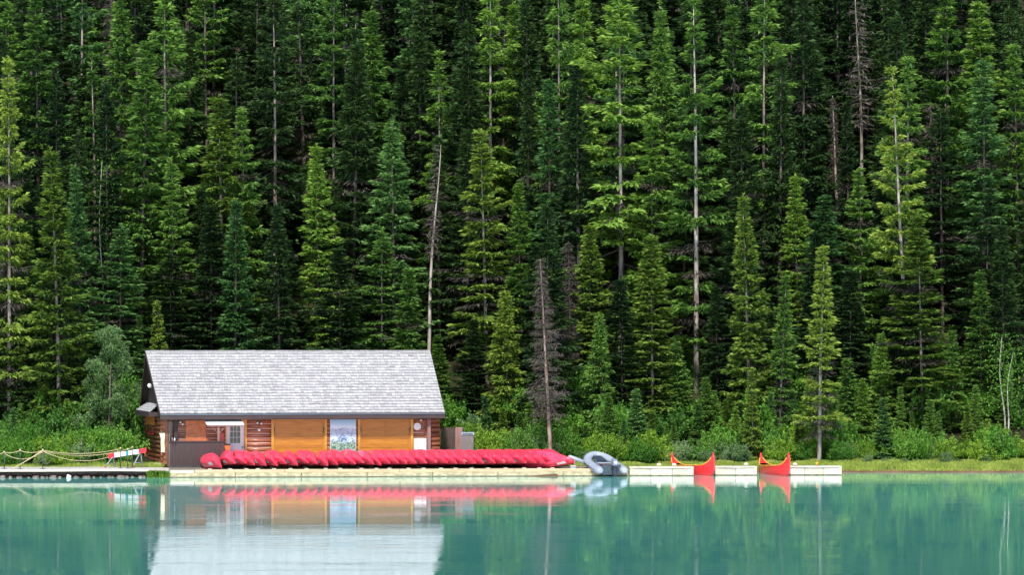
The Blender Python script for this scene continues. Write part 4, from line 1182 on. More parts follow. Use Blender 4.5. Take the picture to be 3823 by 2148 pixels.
# cream cloth hanging at the corner
u = U(608, WV - .5); zc1, zc0 = Z(1618, u, WV - .5), Z(1690, u, WV - .5)
o = empty('cream_banner', BW(u, WV - .5, zc0), YAW, 'long cream banner hanging from the left front log corner', 'banner')
mb = MB(); n = 8
vs = []; fs = []
for i in range(n + 1):
    t = i / n
    for (xx, yy) in ((-.11 - .12 * max(0, t - .72) * 3, 0), (.10, 0), (.10, .02), (-.11 - .12 * max(0, t - .72) * 3, .02)):
        vs.append((xx + .012 * math.sin(t * 9), yy + .02 * math.sin(t * 7), t * (zc1 - zc0)))
for i in range(n):
    for k in range(4):
        j = (k + 1) % 4; fs.append((i*4+k, i*4+j, (i+1)*4+j, (i+1)*4+k))
fs += [(3, 2, 1, 0), (n*4, n*4+1, n*4+2, n*4+3)]
mb.add(vs, fs); mb.build('cloth', M['cream'], o)
MB().tube([(-.24, .01, zc1 - zc0), (.12, .01, zc1 - zc0 + .02)], .015, 6).build('rod', M['iron'], o)
# right: fence, bin
def fence():
    D = 230.5
    root = empty('brown_fence', (PX(1690, D), D, GZ - .1), -.05, 'dark brown board fence with broad post right of the boathouse', 'fence')
    zt = PZ(1597, D) - GZ + .1
    b = MB(); n = 16; x0, x1 = PX(1646, D) - PX(1690, D), PX(1702, D) - PX(1690, D)
    for k in range(n):
        h = zt * (1.0 if k % 2 else .985)
        b.box(x0 + (x1-x0)*k/n + .004, x0 + (x1-x0)*(k+1)/n - .004, 0, .03, 0, h)
    b.build('boards', M['fence'], root)
    MB().box(x0, x1, .032, .08, .4, .5).box(x0, x1, .032, .08, zt-.4, zt-.3).build('rails', M['fence'], root)
    xa, xb = PX(1700, D) - PX(1690, D), PX(1728, D) - PX(1690, D)
    MB().bevbox(xa, xb, -.12, .12, 0, zt, .02).build('post', M['fence_post'], root)
fence()
D = 228.3
o = empty('wooden_ramp', (PX(1668, D), D, GZ + .12), 0, 'low sloping brown plank leaning below the dark fence', 'plank')
MB().hexa([(-.38, 0, .55), (.46, 0, .72), (.46, .3, .72), (-.38, .3, .55)], [(-.38, 0, .62), (.46, 0, .80), (.46, .3, .80), (-.38, .3, .62)]).build('board', M['midbrown'], o)
MB().box(-.36, -.28, .05, .25, 0, .549).box(.34, .42, .05, .25, 0, .69).build('supports', M['fence'], o)
D = 228.8
xa, xb = PX(1722, D), PX(1771, D); zt = PZ(1616, D)
o = empty('storage_bin', ((xa+xb)/2, D, GZ - .05), 0, 'grey-brown waste bin with pale rim right of the fence post', 'bin')
w = xb - xa; h = zt - GZ + .05
MB().bevbox(-w/2+.03, w/2-.03, 0, .7, 0, h-.12, .02).build('body', simple('grey_brown_bin', (.19,.165,.155), .7, (.12,.11,.10), 6, (4,4,.4)), o)
MB().bevbox(-w/2, w/2, -.04, .74, h-.05, h, .015).build('lid', M['rubber'], o)
MB().box(-w/2, -w/2+.09, -.04, .02, h-.14, h-.051).box(w/2-.09, w/2, -.04, .02, h-.14, h-.051).build('corner_bracket', M['rubber'], o)
MB().box(-w/2+.1, w/2-.1, -.02, -.003, h-.16, h-.051).build('slot', M['gutter'], o)

# ------------------------------------------------------------------ docks
def dline(px): return 220.2 + 3.6 * (px - 650) / 2490.0
def main_dock():
    a, b = 632, 2345
    Da, Db = dline(a), dline(b)
    A = Vector((PX(a, Da), Da, 0)); B = Vector((PX(b, Db), Db, 0))
    yaw = math.atan2(B.y - A.y, B.x - A.x); L = (B - A).length
    root = empty('main_dock', A, yaw, 'long pale dock in front of the boathouse carrying the row of red canoes', 'dock')
    lo = MB(); n = 7
    for k in range(n):
        lo.bevbox(L*k/n + .012, L*(k+1)/n - .012, 0, .5, .045, .25, .02)
    lo.build('lower_beam', M['dock_lower'], root)
    MB().box(.01, L - .01, -.004, .5, -.5, .044).build('waterline_band', M['waterline'], root)
    up = MB(); m = 4
    for k in range(m):
        up.bevbox(L*k/m + .01 + (k == 0) * 1.4, L*(k+1)/m - .01, .10, .48, .252, .425, .015)
    up.build('upper_beam', M['dock_wood'], root)
    MB().bevbox(.01, 1.38, .06, .48, .252, .40, .015).build('end_block', M['float'], root)
    dk = MB(); n = 150
    for k in range(n):
        dk.box(L*k/n + .004, L*(k+1)/n - .004, .485, 4.2 if k > n * .0 else 4.2, .36, .412)
    dk.box(0, L, .52, 4.1, -.5, .355)
    dk.build('deck_planks', M['deck'], root)
    return root, A, yaw, L
dock, DA, DYAW, DL = main_dock()
# apron between dock and boathouse
ap = MB().box(PX(600, 226), PX(1790, 226), 224.3, 236.5, -.2, .405)
tag(ap.build('concrete_apron', M['apron']), 'pale paved apron between the dock and the boathouse', 'pavement', kind='structure')

def float_dock(a, b, Dfront, depth, label, top=.50, yaw=0.0, seams=2):
    xa, xb = PX(a, Dfront), PX(b, Dfront)
    root = empty('float_dock', (xa, Dfront, 0), yaw, label, 'dock')
    L = xb - xa
    bd = MB(); n = seams
    for k in range(n):
        q = MB().bevbox(L*k/n + .008, L*(k+1)/n - .008, 0, depth, .055, top - .06, .02)
        q.build('float_block', M['float' if (k + int(a)) % 2 else 'float2'], root)
    bd.box(.004, L - .004, -.004, depth, -.35, .054)
    bd.build('waterline_band', M['waterline'], root)
    MB().bevbox(-.01, L + .01, -.02, depth + .02, top - .058, top, .015).build('deck', M['float'], root)
    r = MB(); r.tube([(.2, -.035, top - .07), (L*.5, -.04, top - .11), (L - .15, -.035, top - .07)], .014, 6)
    r.build('edge_rope', M['gutter'], root)
    return root
float_dock(2350, 2590, dline(2350) + .35, 1.15, 'white floating dock between the inflatable boat and the first moored canoe', seams=3)
float_dock(2668, 2826, 223.55, 1.5, 'white floating dock between the two moored red canoes', seams=2)
float_dock(2935, 3143, 223.9, 1.6, 'white floating dock at the far right end of the docks', seams=3, yaw=.01)
# fenders / white knobs on docks
for px, D, lab in ((2460, 223.6, 'white round fender near the left end of the floating dock beside the inflatable boat'),
                   (2517, 223.4, 'white round fender in front of the left tip of the first moored canoe'),
                   (2785, 224.4, 'white round fender on the dock between the moored canoes'),
                   (2968, 224.3, 'white round fender right of the second moored canoe')):
    o = empty('dock_fender', (PX(px, D), D, .5), 0, lab, 'fender')
    MB().ball((0, 0, .10), .115, 12, (1.2, 1, .9)).build('ball', M['float'], o)
    MB().tube([(0, 0, .18), (0, 0, .24)], .02, 6).build('eye', M['iron'], o)
o = empty('mooring_cleat', (PX(3050, 224.6), 224.6, .5), 0, 'small yellow mooring post on the right-hand floating dock', 'mooring post')
MB().tube([(0, 0, 0), (0, 0, .22)], [.05, .04], 8).build('stem', M['yellowwood'], o)
MB().tube([(-.09, 0, .17), (.09, 0, .2)], .03, 8).build('crossbar', M['yellowwood'], o)

# ------------------------------------------------------------------ canoes
def hull_pts(L, B, depth, endh, rocker, power, x, q, recurve=0.0, keel_rise=.16, off=0.0):
    """surface point: x in [-1,1] along, q in [-1,1] gunwale to gunwale"""
    ax = abs(x)
    b = B / 2 * max(0.0, 1 - ax ** 2.15) ** .85
    zg = depth + (endh - depth) * ax ** power
    zk = rocker * ax ** 2 + keel_rise * max(0, (ax - .86) / .14) ** 2.2
    aq = abs(q)
    y = b * math.sin(aq * math.pi / 2) ** .64
    s = aq ** 2.8
    z = zk + (zg - zk) * s
    X = x * L / 2
    # plumb / recurved stem
    if ax > .8: X += math.copysign(recurve * ((ax - .8) / .2) * math.sin(min(1, z / max(endh, .01)) * math.pi), x)
    k = 1 - off / max(b, .05) if off else 1
    return (X, math.copysign(y * max(k, .0), q) if q else 0.0, z + (off if aq < .85 else 0))

def canoe_meshes(L, B, depth, endh, rocker, power, recurve, hullmat, inmat, gunmat, gr=.016, NX=44, NQ=16):
    xs = [-math.cos(math.pi * i / NX) * (1) for i in range(NX + 1)]
    xs = [math.copysign(abs(x) ** .9, x) for x in xs]
    qs = [-1 + 2 * j / NQ for j in range(NQ + 1)]
    def grid(off):
        vs = [hull_pts(L, B, depth, endh, rocker, power, x * (1 if not off else .985), q, recurve, off=off) for x in xs for q in qs]
        return vs
    out = MB(); n = NQ + 1
    fs = [(i*n+j, i*n+j+1, (i+1)*n+j+1, (i+1)*n+j) for i in range(NX) for j in range(NQ)]
    out.add(grid(0), [f[::-1] for f in fs], True)
    inn = MB(); inn.add(grid(.02), fs, True)
    gun = MB()
    for q in (-1, 1):
        pts = [hull_pts(L, B, depth, endh, rocker, power, x, q, recurve) for x in xs if abs(x) < .955]
        gun.tube(pts, gr, 6)
    return out.mesh('hull', hullmat), inn.mesh('interior', inmat), gun.mesh('gunwale', gunmat)
# rental canoe
RL, RB, RD, RE = 4.5, .98, .40, .78
rc_hull, rc_in, rc_gun = canoe_meshes(RL, RB, RD, RE, .04, 4.2, .06, M['red'], M['interior'], M['blackmat'], .013)
def sticker_mesh(side, x0=.62, x1=.84, q0=.55, q1=.84):
    vs = []; n = 5
    for i in range(n + 1):
        for j in range(3):
            x = x0 + (x1 - x0) * i / n; q = q0 + (q1 - q0) * j / 2
            p = hull_pts(RL, RB, RD, RE, .04, 4.2, x, q * side, .06)
            vs.append((p[0], p[1] + side * .006, p[2] - .002))
    fs = [(i*3+j, (i+1)*3+j, (i+1)*3+j+1, i*3+j+1) for i in range(n) for j in range(2)]
    return MB().add(vs, fs if side > 0 else [f[::-1] for f in fs]).mesh('name_sticker', M['sticker'])
st_a, st_b = sticker_mesh(1), sticker_mesh(-1)
seat_mb = MB(); seat_mb.box(-.95, -.72, -.36, .36, .26, .285); seat_mb.box(.85, 1.08, -.30, .30, .28, .305)
seat_me = seat_mb.mesh('seats', M['blackmat'])
rc_rack = None
allv = np.array([v.co[:] for v in rc_hull.vertices])
PEAKS = [782,828,868,906,945,985,1023,1061,1105,1137,1175,1211,1246,1276,1309,1344,1374,1392,1424,1456,1491,1527,1563,1603,1642,1675,1712,1743,1783,1821,1861,1899,1935,1971,2006,2045]
BEH = [(0, 840, 'in front of the ticket counter'), (840, 925, 'below the white entrance door'), (925, 1012, 'below the logs left of the left garage door'),
       (1012, 1225, 'below the left garage door'), (1225, 1335, 'below the mountain mural'), (1335, 1545, 'below the right garage door'),
       (1545, 1650, 'below the white cupboard'), (1650, 1780, 'below the brown fence and bin'), (1780, 2000, 'in front of the bushes'), (2000, 2300, 'near the dead brown spruce trunk')]
ORD = ['first','second','third','fourth','fifth','sixth','seventh','eighth','ninth']
def behind(px):
    for a, b, w in BEH:
        if a <= px < b: return w
def put_canoe(px_tip, D_tip, a, beta, label, zoff=0.0, flip=False, tone=None):
    root = empty('red_canoe', (0, 0, 0), 0, label, 'canoe', 'overturned red rental canoes in a row on the dock')
    R = Matrix.Rotation(math.radians(a - 90), 4, 'Z') @ Matrix.Rotation(math.radians(180 + beta), 4, 'X')
    R3 = np.array(R.to_3x3())
    w = allv @ R3.T
    zmin = w[:, 2].min()
    tip = R @ Vector((RL / 2 * .985, 0, RE * .55))
    tx, ty = PX(px_tip, D_tip), D_tip
    root.rotation_euler = R.to_euler()
    root.location = (tx - tip.x, ty - tip.y, .415 - zmin + zoff)
    for nm, me in (('hull', rc_hull), ('interior', rc_in), ('gunwale', rc_gun), ('name_sticker', st_a), ('seats', seat_me)):
        o = bpy.data.objects.new(nm, me); col.objects.link(o); o.parent = root
    return root
rr = random.Random(21)
tot = {}
for i, p in enumerate(PEAKS): tot[behind(p)] = tot.get(behind(p), 0) + 1
cnt = {}
for i, p in enumerate(PEAKS):
    bh = behind(p); cnt[bh] = cnt.get(bh, 0) + 1
    if tot[bh] == 1: lab = f'overturned red canoe {bh}'
    else: lab = f'{ORD[cnt[bh]-1]} overturned red canoe from left, {bh}'
    if i == 0: lab = 'leftmost overturned red canoe in front of the ticket counter'
    right = i >= 17
    if i == 0: put_canoe(812, 221.3, 13, 44, lab); continue
    a = (rr.uniform(13, 17) if right else rr.uniform(5, 17)); be = (rr.uniform(52, 58) if right else rr.uniform(44, 62))
    tip = p + (47 if right else 32) + rr.uniform(-3, 3)
    put_canoe(tip, 221.2 + (dline(p) - 220.2) * .9 + rr.uniform(0, .25), a, be, lab, zoff=.10)
# last canoe, turned the other way so its open end shows
put_canoe(2138, 222.9, 58, 66, 'last red canoe at the right end of the row, its shiny end turned outward')
# low timber rack under the canoes
for k, (off, lab) in enumerate(((1.2, 'front low timber rail under the row of red canoes'), (3.6, 'rear low timber rail under the row of red canoes'))):
    o = empty('canoe_rail', (DA.x, DA.y, 0), DYAW, lab, 'rail')
    MB().box(2.0, DL - 3.2, off, off + .12, .4125, .43).build('timber', M['beam'], o)
    nb = MB()
    for q in range(22):
        xx = 2.2 + (DL - 5.4) * (q + rr.uniform(-.2, .2)) / 22
        nb.bevbox(xx, xx + .22, off - .35, off - .02, .4125, .455, .01)
    nb.build('chocks', M['float'], o)

# moored canoes (high ends)
VL, VB, VD, VE = 6.0, 1.10, .60, 1.30
v_hull, v_in, v_gun = canoe_meshes(VL, VB, VD, VE, .02, 8.0, .14, M['red2'], M['interior'], M['yellowwood'], .028)
th_me = []
for xx in (-.62, -.3, .02, .34, .62):
    b = VB/2 * (1 - abs(xx) ** 2.15) ** .85
    th_me.append(MB().box(xx*VL/2 - .07, xx*VL/2 + .07, -b*.93, b*.93, VD*.78 + (VE-VD)*abs(xx)**8, VD*.78+.035 + (VE-VD)*abs(xx)**8).mesh('thwart', M['yellowwood']))
rib = MB()
for k in range(26):
    x = -.84 + 1.68 * k / 25
    pts = [hull_pts(VL, VB, VD, VE, .02, 8.0, x, q, .14, off=.03) for q in np.linspace(-.95, .95, 13)]
    rib.tube(pts, .012, 4, False)
rib_me = rib.mesh('ribs', M['yellowwood'])
ed_me = []
for sg in (-1, 1):
    vs = []; xs_ = [sg * (.80 + .2 * k / 8) for k in range(9)]
    for x in xs_:
        for q in (-1, 1):
            p = hull_pts(VL, VB, VD, VE, .02, 8.0, x, q, .14); vs.append((p[0], p[1] + q * .0, p[2] + .004))
    fs = [(2*k, 2*k+1, 2*k+3, 2*k+2) for k in range(8)]
    m_ = MB().add(vs, fs)
    m_.tube([hull_pts(VL, VB, VD, VE, .02, 8.0, sg, q, .14) for q in (.3, .5, .65, .75, .85, .93, 1)], [.02, .035, .045, .055, .06, .055, .045], 8)
    ed_me.append(m_.mesh('end_deck', M['red2']))
def moored(px_near, D_near, px_far, label, z=-.1):
    xn = PX(px_near, D_near)
    dxp = None
    Df = D_near + 5.4
    for _ in range(8):
        dx = PX(px_far, Df) - xn; Df = D_near + math.sqrt(max(.1, (VL*.985) ** 2 - dx * dx))
    ang = math.atan2(D_near - Df, xn - PX(px_far, Df))
    c = ((xn + PX(px_far, Df)) / 2, (D_near + Df) / 2, z)
    root = empty('moored_canoe', c, ang, label, 'canoe', 'red high-ended canoes moored at the docks')
    root.rotation_euler = (Matrix.Rotation(ang, 4, 'Z') @ Matrix.Rotation(math.radians(-1.6), 4, 'Y')).to_euler()
    for nm, me in [('hull', v_hull), ('interior', v_in), ('gunwale', v_gun), ('ribs', rib_me), ('end_deck', ed_me[0]), ('end_deck', ed_me[1])] + [('thwart', m) for m in th_me]:
        o = bpy.data.objects.new(nm, me); col.objects.link(o); o.parent = root
    return root
moored(2662, 223.0, 2511, 'left one of the two red high-ended canoes, moored partly behind the floating dock')
moored(2944, 222.8, 2842, 'right one of the two red high-ended canoes, showing its whole red side')
# ------------------------------------------------------------------ inflatable boat
def inflatable():
    D = 221.9
    root = empty('inflatable_boat', (PX(2281, D), D, .15), 0, 'grey inflatable boat with outboard motor, bow raised onto the dock', 'boat')
    root.scale = (1.0, 1.0, .86)
    rot = Matrix.Rotation(math.radians(16), 4, 'Z') @ Matrix.Rotation(math.radians(8.5), 4, 'X')
    root.rotation_euler = rot.to_euler()
    r = .255; w = .72; L = 3.1
    pts = []; rad = []
    # starboard cone -> forward -> bow arc -> back -> port cone (y forward)
    for t, q in ((-.36, .10), (-.33, .15), (-.2, .21), (0.02, r)): pts.append((w, t, .26)); rad.append(q)
    for t in np.linspace(.5, 2.1, 5): pts.append((w, t, .26 + .05 * (t/2.1) ** 2)); rad.append(r)
    for k in range(1, 12):
        a = math.pi * k / 12
        pts.append((w * math.cos(a) * (1 - .12 * math.sin(a)), 2.1 + 1.0 * math.sin(a), .31 + .30 * math.sin(a))); rad.append(r * (1 - .06 * math.sin(a)))
    for t in np.linspace(2.1, .5, 5): pts.append((-w, t, .26 + .05 * (t/2.1) ** 2)); rad.append(r)
    for t, q in ((0.02, r), (-.2, .21), (-.33, .15), (-.36, .10)): pts.append((-w, t, .26)); rad.append(q)
    MB().tube(pts, rad, 18).build('tube', M['rubber'], root)
    hull = MB()
    P = []; secs = [(0, .02), (1.2, .0), (2.1, .02), (2.7, .16), (3.0, .34)]
    for y, z in secs:
        ww = w * (1 if y < 2.1 else math.sqrt(max(.02, 1 - ((y - 2.1) / 1.05) ** 2)))
        P += [(-ww, y, z + .10), (-ww * .45, y, z - .08), (0, y, z - .2), (ww * .45, y, z - .02), (ww, y, z + .14)]
    fs = [(i*5+j, (i+1)*5+j, (i+1)*5+j+1, i*5+j+1) for i in range(4) for j in range(4)]
    hull.add(P, fs, True); hull.build('keel', M['rubber_dark'], root)
    MB().box(-w + .15, w - .15, .1, 2.6, .24, .27).build('floor', M['floor_red'], root)
    MB().bevbox(-w + .16, w - .16, -.03, .05, -.06, .60, .02).build('transom', M['transom'], root)
    s = MB(); s.bevbox(-w + .12, w - .12, 1.15, 1.40, .43, .47, .01); s.build('seat', M['rubber'], root)
    MB().tube([(-w + .05, .3, .47), (-w + .22, 1.6, .62)], .05, 8).build('oar', M['gutter'], root)
    dg = MB()
    dg.hexa([(-.42, 1.75, .30), (.42, 1.75, .30), (.25, 2.75, .55), (-.25, 2.75, .55)], [(-.42, 1.75, .36), (.42, 1.75, .36), (.25, 2.75, .62), (-.25, 2.75, .62)])
    dg.build('bow_locker', M['rubber_dark'], root)
    # rub strake
    for sx in (-1, 1):
        MB().tube([(sx * (w + r - .01), .0, .25), (sx * (w + r - .01), 1.1, .26), (sx * (w + r - .01), 2.05, .31)], .028, 6).build('rub_strake', M['rubber_dark'], root)
    gl = MB()
    rg = random.Random(8)
    for k in range(7):   # dark marks standing for lettering on the inner side of the port tube
        y = .75 + k * .16
        gl.box(w - r - .012, w - r - .002, y, y + .09, .22, .24 + rg.uniform(.02, .1))
    gl.build('tube_marks', M['rubber_dark'], root)
    mt = empty('outboard_motor', (.12, -.05, 0)); mt.parent = root; mt['label'] = 'grey outboard motor with dark leg'
    c = MB(); c.bevbox(-.15, .15, -.34, .10, .62, 1.02, .06); c.build('cowl', M['motor'], mt)
    MB().box(-.085, .085, -.345, -.341, .76, .9).build('cowl_panel', M['white'], mt)
    c = MB(); c.bevbox(-.08, .08, -.26, -.02, .05, .62, .03); c.bevbox(-.14, .14, -.06, .12, .42, .62, .02)
    c.bevbox(-.04, .04, -.30, -.06, -.42, .05, .02); c.box(-.09, .09, -.36, -.02, -.06, -.045); c.build('leg', M['rubber_dark'], mt)
    c = MB(); c.tube([(0, -.1, -.30), (0, -.36, -.30)], [.05, .04], 8)
    for k in range(3):
        a = k * 2.094; c.box(.0, .02, -.36, -.33, -.3, -.3) if False else c.tube([(0, -.34, -.30), (.12*math.cos(a), -.36, -.30 + .12*math.sin(a))], [.02, .035], 6)
    c.build('propeller', M['iron'], mt)
    MB().tube([(0, .08, .66), (-.1, .5, .72), (-.13, .62, .72)], .022, 6).build('tiller', M['blackmat'], mt)
inflatable()
# grey tube (rolled boat fender) left of the inflatable
D = 222.9
o = empty('grey_roll', (PX(2146, D), D, .42), 0, 'grey roll of fabric on a stand left of the inflatable boat', 'roll')
za, zb = PZ(1706, D) - .42, PZ(1722, D) - .42
MB().tube([(-.34, 0, za + .02), (-.3, 0, za), (.5, 0, zb - .05)], [.06, .10, .10], 12).build('roll', M['rubber'], o)
MB().tube([(-.5, 0, za - .18), (-.34, 0, za + .05), (-.2, 0, za)], .018, 6).build('strap', M['rope'], o)
MB().box(-.05, .03, -.06, .06, 0, za - .12).box(.3, .38, -.06, .06, 0, zb - .16).build('stand', M['midbrown'], o)
D = 222.7
o = empty('grey_box', (PX(2138, D), D, .42), 0, 'small grey box on the dock beside the last red canoe', 'box')
MB().bevbox(-.12, .18, 0, .3, 0, .13, .015).build('body', M['rubber'], o)
MB().bevbox(-.14, .2, -.02, .32, .131, .16, .008).build('lid', M['float'], o)

# ------------------------------------------------------------------ left: boardwalk, ropes, rocks
def boardwalk():
    root = empty('boardwalk', (0, 0, 0), 0, 'grey boardwalk along the shore left of the boathouse', 'boardwalk')
    # front edge: photo columns / distances, gentle curve
    pts = [(-180, 219.4, .50), (0, 219.7, .46), (200, 219.9, .455), (350, 220.2, .47), (450, 220.5, .46), (560, 220.6, .44), (630, 220.9, .40)]
    xs = [PX(p, d) for p, d, z in pts]; ds = [d for _, d, _ in pts]; zs = [z for *_, z in pts]
    X = np.linspace(xs[0], xs[-1], 90)
    def fr(x): return float(np.interp(x, xs, ds)), float(np.interp(x, xs, zs))
    pk = MB()
    for i in range(len(X) - 1):
        d0, z0 = fr(X[i]); d1, z1 = fr(X[i+1]); a, b = X[i] + .006, X[i+1] - .006
        back = 224.2
        pk.hexa([(a, d0, z0-.05), (b, d1, z1-.05), (b, back, z1-.05), (a, back, z0-.05)], [(a, d0, z0), (b, d1, z1), (b, back, z1), (a, back, z0)])
    pk.build('planks', M['plank'], root)
    ed = MB()
    for i in range(len(X) - 1):
        d0, z0 = fr(X[i]); d1, z1 = fr(X[i+1])
        ed.hexa([(X[i], d0-.06, z0-.11), (X[i+1], d1-.06, z1-.11), (X[i+1], d1-.004, z1-.11), (X[i], d0-.004, z0-.11)], [(X[i], d0-.06, z0+.005), (X[i+1], d1-.06, z1+.005), (X[i+1], d1-.004, z1+.005), (X[i], d0-.004, z0+.005)])
    ed.build('edge_board', M['float'], root)
    bm = MB()
    for i in range(len(X) - 1):
        d0, z0 = fr(X[i]); d1, z1 = fr(X[i+1])
        bm.hexa([(X[i], d0+.25, z0-.30), (X[i+1], d1+.25, z1-.30), (X[i+1], d1+.5, z1-.30), (X[i], d0+.5, z0-.30)], [(X[i], d0+.25, z0-.055), (X[i+1], d1+.25, z1-.055), (X[i+1], d1+.5, z1-.055), (X[i], d0+.5, z0-.055)])
    bm.build('support_beam', M['beam'], root)
    for x in np.linspace(xs[0] + .5, xs[-1] - .5, 8):
        d, z = fr(x)
        MB().tube([(x, d + .35, -.8), (x, d + .35, z - .06)], .1, 8).build('pile', M['beam'], root)
boardwalk()
def rock(name, x, d, z, r, mat, seed, label, group=None, sq=(1.3, 1, .7)):
    rg = np.random.default_rng(seed)
    mb = MB(); mb.ball((0, 0, 0), 1, 12)
    ph = rg.uniform(0, 6, 6)
    vv = []
    for (a, b, c) in mb.v:
        k = 1 + .16 * math.sin(a*3+ph[0]) * math.sin(b*3+ph[1]) + .12 * math.sin(c*4+a*2+ph[2])
        vv.append((a*k*r*sq[0], b*k*r*sq[1], c*k*r*sq[2]))
    mb.v = vv
    o = mb.build(name, mat, None, (x, d, z), (0, 0, rg.uniform(0, 6)))
    return tag(o, label, 'rock', group)
rg1 = random.Random(12)
for k in range(26):
    px = -10 + k * 23 + rg1.uniform(-8, 8)
    if 240 < px < 272: continue
    w = 'left third' if px < 190 else 'middle' if px < 380 else 'right third'
    d = float(np.interp(px, [0, 200, 350, 450, 560], [219.7, 219.9, 220.2, 220.5, 220.6])) + rg1.uniform(.06, .22)
    rock('shore_rock', PX(px, d), d, rg1.uniform(0, .05), rg1.choice([.07, .10, .13, .18]), M['rock'], 100 + k, f'brownish shore rock at the waterline under the {w} of the boardwalk', 'rocks under the boardwalk')
rock('shore_rock', PX(256, 219.9), 219.9, .05, .13, M['rock_white'], 300, 'white rock at the waterline under the boardwalk', sq=(1, 1, 1))
rock('white_stone', BW(U(588, .7), .7, 0).x, BW(U(588, .7), .7, 0).y, .5, .22, M['rock_white'], 301, 'flat white stone at the foot of the left log corner', sq=(1.4, 1, .6))
rock('grey_stone', PX(332, 225), 225, .48, .14, M['rock'], 302, 'small grey stone on the grass left of the barricade')
# reeds at the dock's left end
def reeds():
    rg = np.random.default_rng(15); n = 900
    X = rg.uniform(PX(552, 220), PX(628, 220), n); Y = rg.uniform(219.7, 220.3, n)
    h = rg.uniform(.15, .42, n); w = .012 + .01 * rg.random(n); a = rg.uniform(0, 6.28, n)
    lx = rg.normal(0, .1, n)
    B0 = np.stack([X - w*np.cos(a), Y - w*np.sin(a), 0*X - .1], 1); B1 = np.stack([X + w*np.cos(a), Y + w*np.sin(a), 0*X - .1], 1)
    T1 = np.stack([X + lx + w*.5, Y + 0*X, h], 1); T0 = np.stack([X + lx - w*.5, Y + 0*X, h], 1)
    o = bpy.data.objects.new('reeds', quads_mesh('reeds', np.stack([B0, B1, T1, T0], 1), M['bush_c'], aux=rg.random(n))); col.objects.link(o)
    tag(o, 'green reeds in the water between boardwalk and dock', 'reeds', kind='stuff')
reeds()

posts = [(16, 221.0, 1690, 'leftmost rope-fence post on the boardwalk'), (75, 220.7, 1682, 'second rope-fence post from the left'), (160, 220.7, 1682, 'rope-fence post where the ropes meet, third from the left'),
         (450, 222.3, 1676, 'left post of the three beside the barricade'), (477, 221.6, 1680, 'middle post of the three beside the barricade'), (494, 222.8, 1672, 'right post of the three beside the barricade')]
PT = []
for px, d, yt, lab in posts:
    x = PX(px, d); zt = PZ(yt, d)
    o = empty('rope_post', (x, d, .455), 0, 'dark metal ' + lab, 'post', 'posts of the rope fence')
    MB().tube([(0, 0, .02), (0, 0, zt - .455)], .025, 8).build('pole', M['iron'], o)
    MB().tube([(0, 0, 0), (0, 0, .03)], [.16, .12], 14).build('base_plate', M['iron'], o)
    MB().ball((0, 0, zt - .455 + .02), .05, 8).build('knob', M['rope'], o)
    PT.append(Vector((x, d, zt - .02)))
def rope(a, b, sag, label, rad=.016):
    a, b = Vector(a), Vector(b)
    pts = [a.lerp(b, t) - Vector((0, 0, sag * 4 * t * (1 - t))) for t in np.linspace(0, 1, 20)]
    mb = MB(); mb.tube(pts, rad, 6)
    o = mb.build('rope', M['rope'])
    tag(o, label, 'rope')
rope((PX(-60, 221), 221, PT[0].z), PT[0], .1, 'tan rope running off the left edge from the leftmost post')
rope(PT[0], PT[1], .06, 'tan rope between the two leftmost fence posts')
rope(PT[1], PT[2], .12, 'upper tan rope from the second to the third fence post')
rope(PT[0] + Vector((0, .02, -.05)), PT[2] + Vector((0, 0, -.08)), .35, 'deep-hanging tan rope from the leftmost to the third post')
rope(PT[2], (PX(46, 220.6), 220.6, .47), .02, 'thick tan rope slanting from the third post down to the deck', .028)
rope(PT[2], PT[3], .22, 'highest long tan rope reaching to the left barricade post')
rope(PT[2] + Vector((0, .03, -.04)), PT[5], .34, 'middle long tan rope reaching to the right barricade post')
rope(PT[2] + Vector((0, -.03, -.03)), (PX(405, 222), 222, PZ(1708, 222)), .36, 'lowest long tan rope sagging towards the barricade')
# barricade
def barricade():
    d = 223.0
    A = Vector((PX(403, d), d, PZ(1705, d))); B = Vector((PX(546, d + .3), d + .3, PZ(1683, d)))
    root = empty('barricade', (A.x, A.y, .42), 0, 'white barricade with red ends and a blue patch left of the log corner', 'barricade')
    off = Vector((A.x, A.y, .42))
    def seg(t0, t1, mat, nm, th=.0):
        p = A.lerp(B, t0) - off; q = A.lerp(B, t1) - off; h = .13
        MB().hexa([(p.x, p.y - .03 - th, p.z - h), (q.x, q.y - .03 - th, q.z - h), (q.x, q.y + .03 + th, q.z - h), (p.x, p.y + .03 + th, p.z - h)],
                  [(p.x, p.y - .03 - th, p.z + h), (q.x, q.y - .03 - th, q.z + h), (q.x, q.y + .03 + th, q.z + h), (p.x, p.y + .03 + th, p.z + h)]).build(nm, mat, root)
    seg(0, .17, M['redpaint'], 'red_end'); seg(.171, .46, M['white'], 'board'); seg(.461, .53, M['teal'], 'blue_patch', .004); seg(.531, .80, M['white'], 'board'); seg(.801, 1, M['redpaint'], 'red_end')
    for t, dx in ((.12, -.42), (.84, -.42)):
        p = A.lerp(B, t) - off
        lg = MB(); lg.tube([(p.x, p.y - .04, p.z - .1), (p.x + dx, p.y - .45, .02)], .03, 6); lg.tube([(p.x + .02, p.y + .04, p.z - .1), (p.x + .12, p.y + .4, .02)], .03, 6)
        lg.tube([(p.x + dx * .6, p.y - .28, p.z * .32), (p.x + .07, p.y + .26, p.z * .32)], .022, 6)
        lg.build('leg', M['rubber'], root)
        MB().tube([(p.x + dx * .85, p.y - .385, (p.z - .1) * .15 + .02), (p.x + dx, p.y - .45, .01)], .04, 6).build('red_foot', M['redpaint'], root)
barricade()

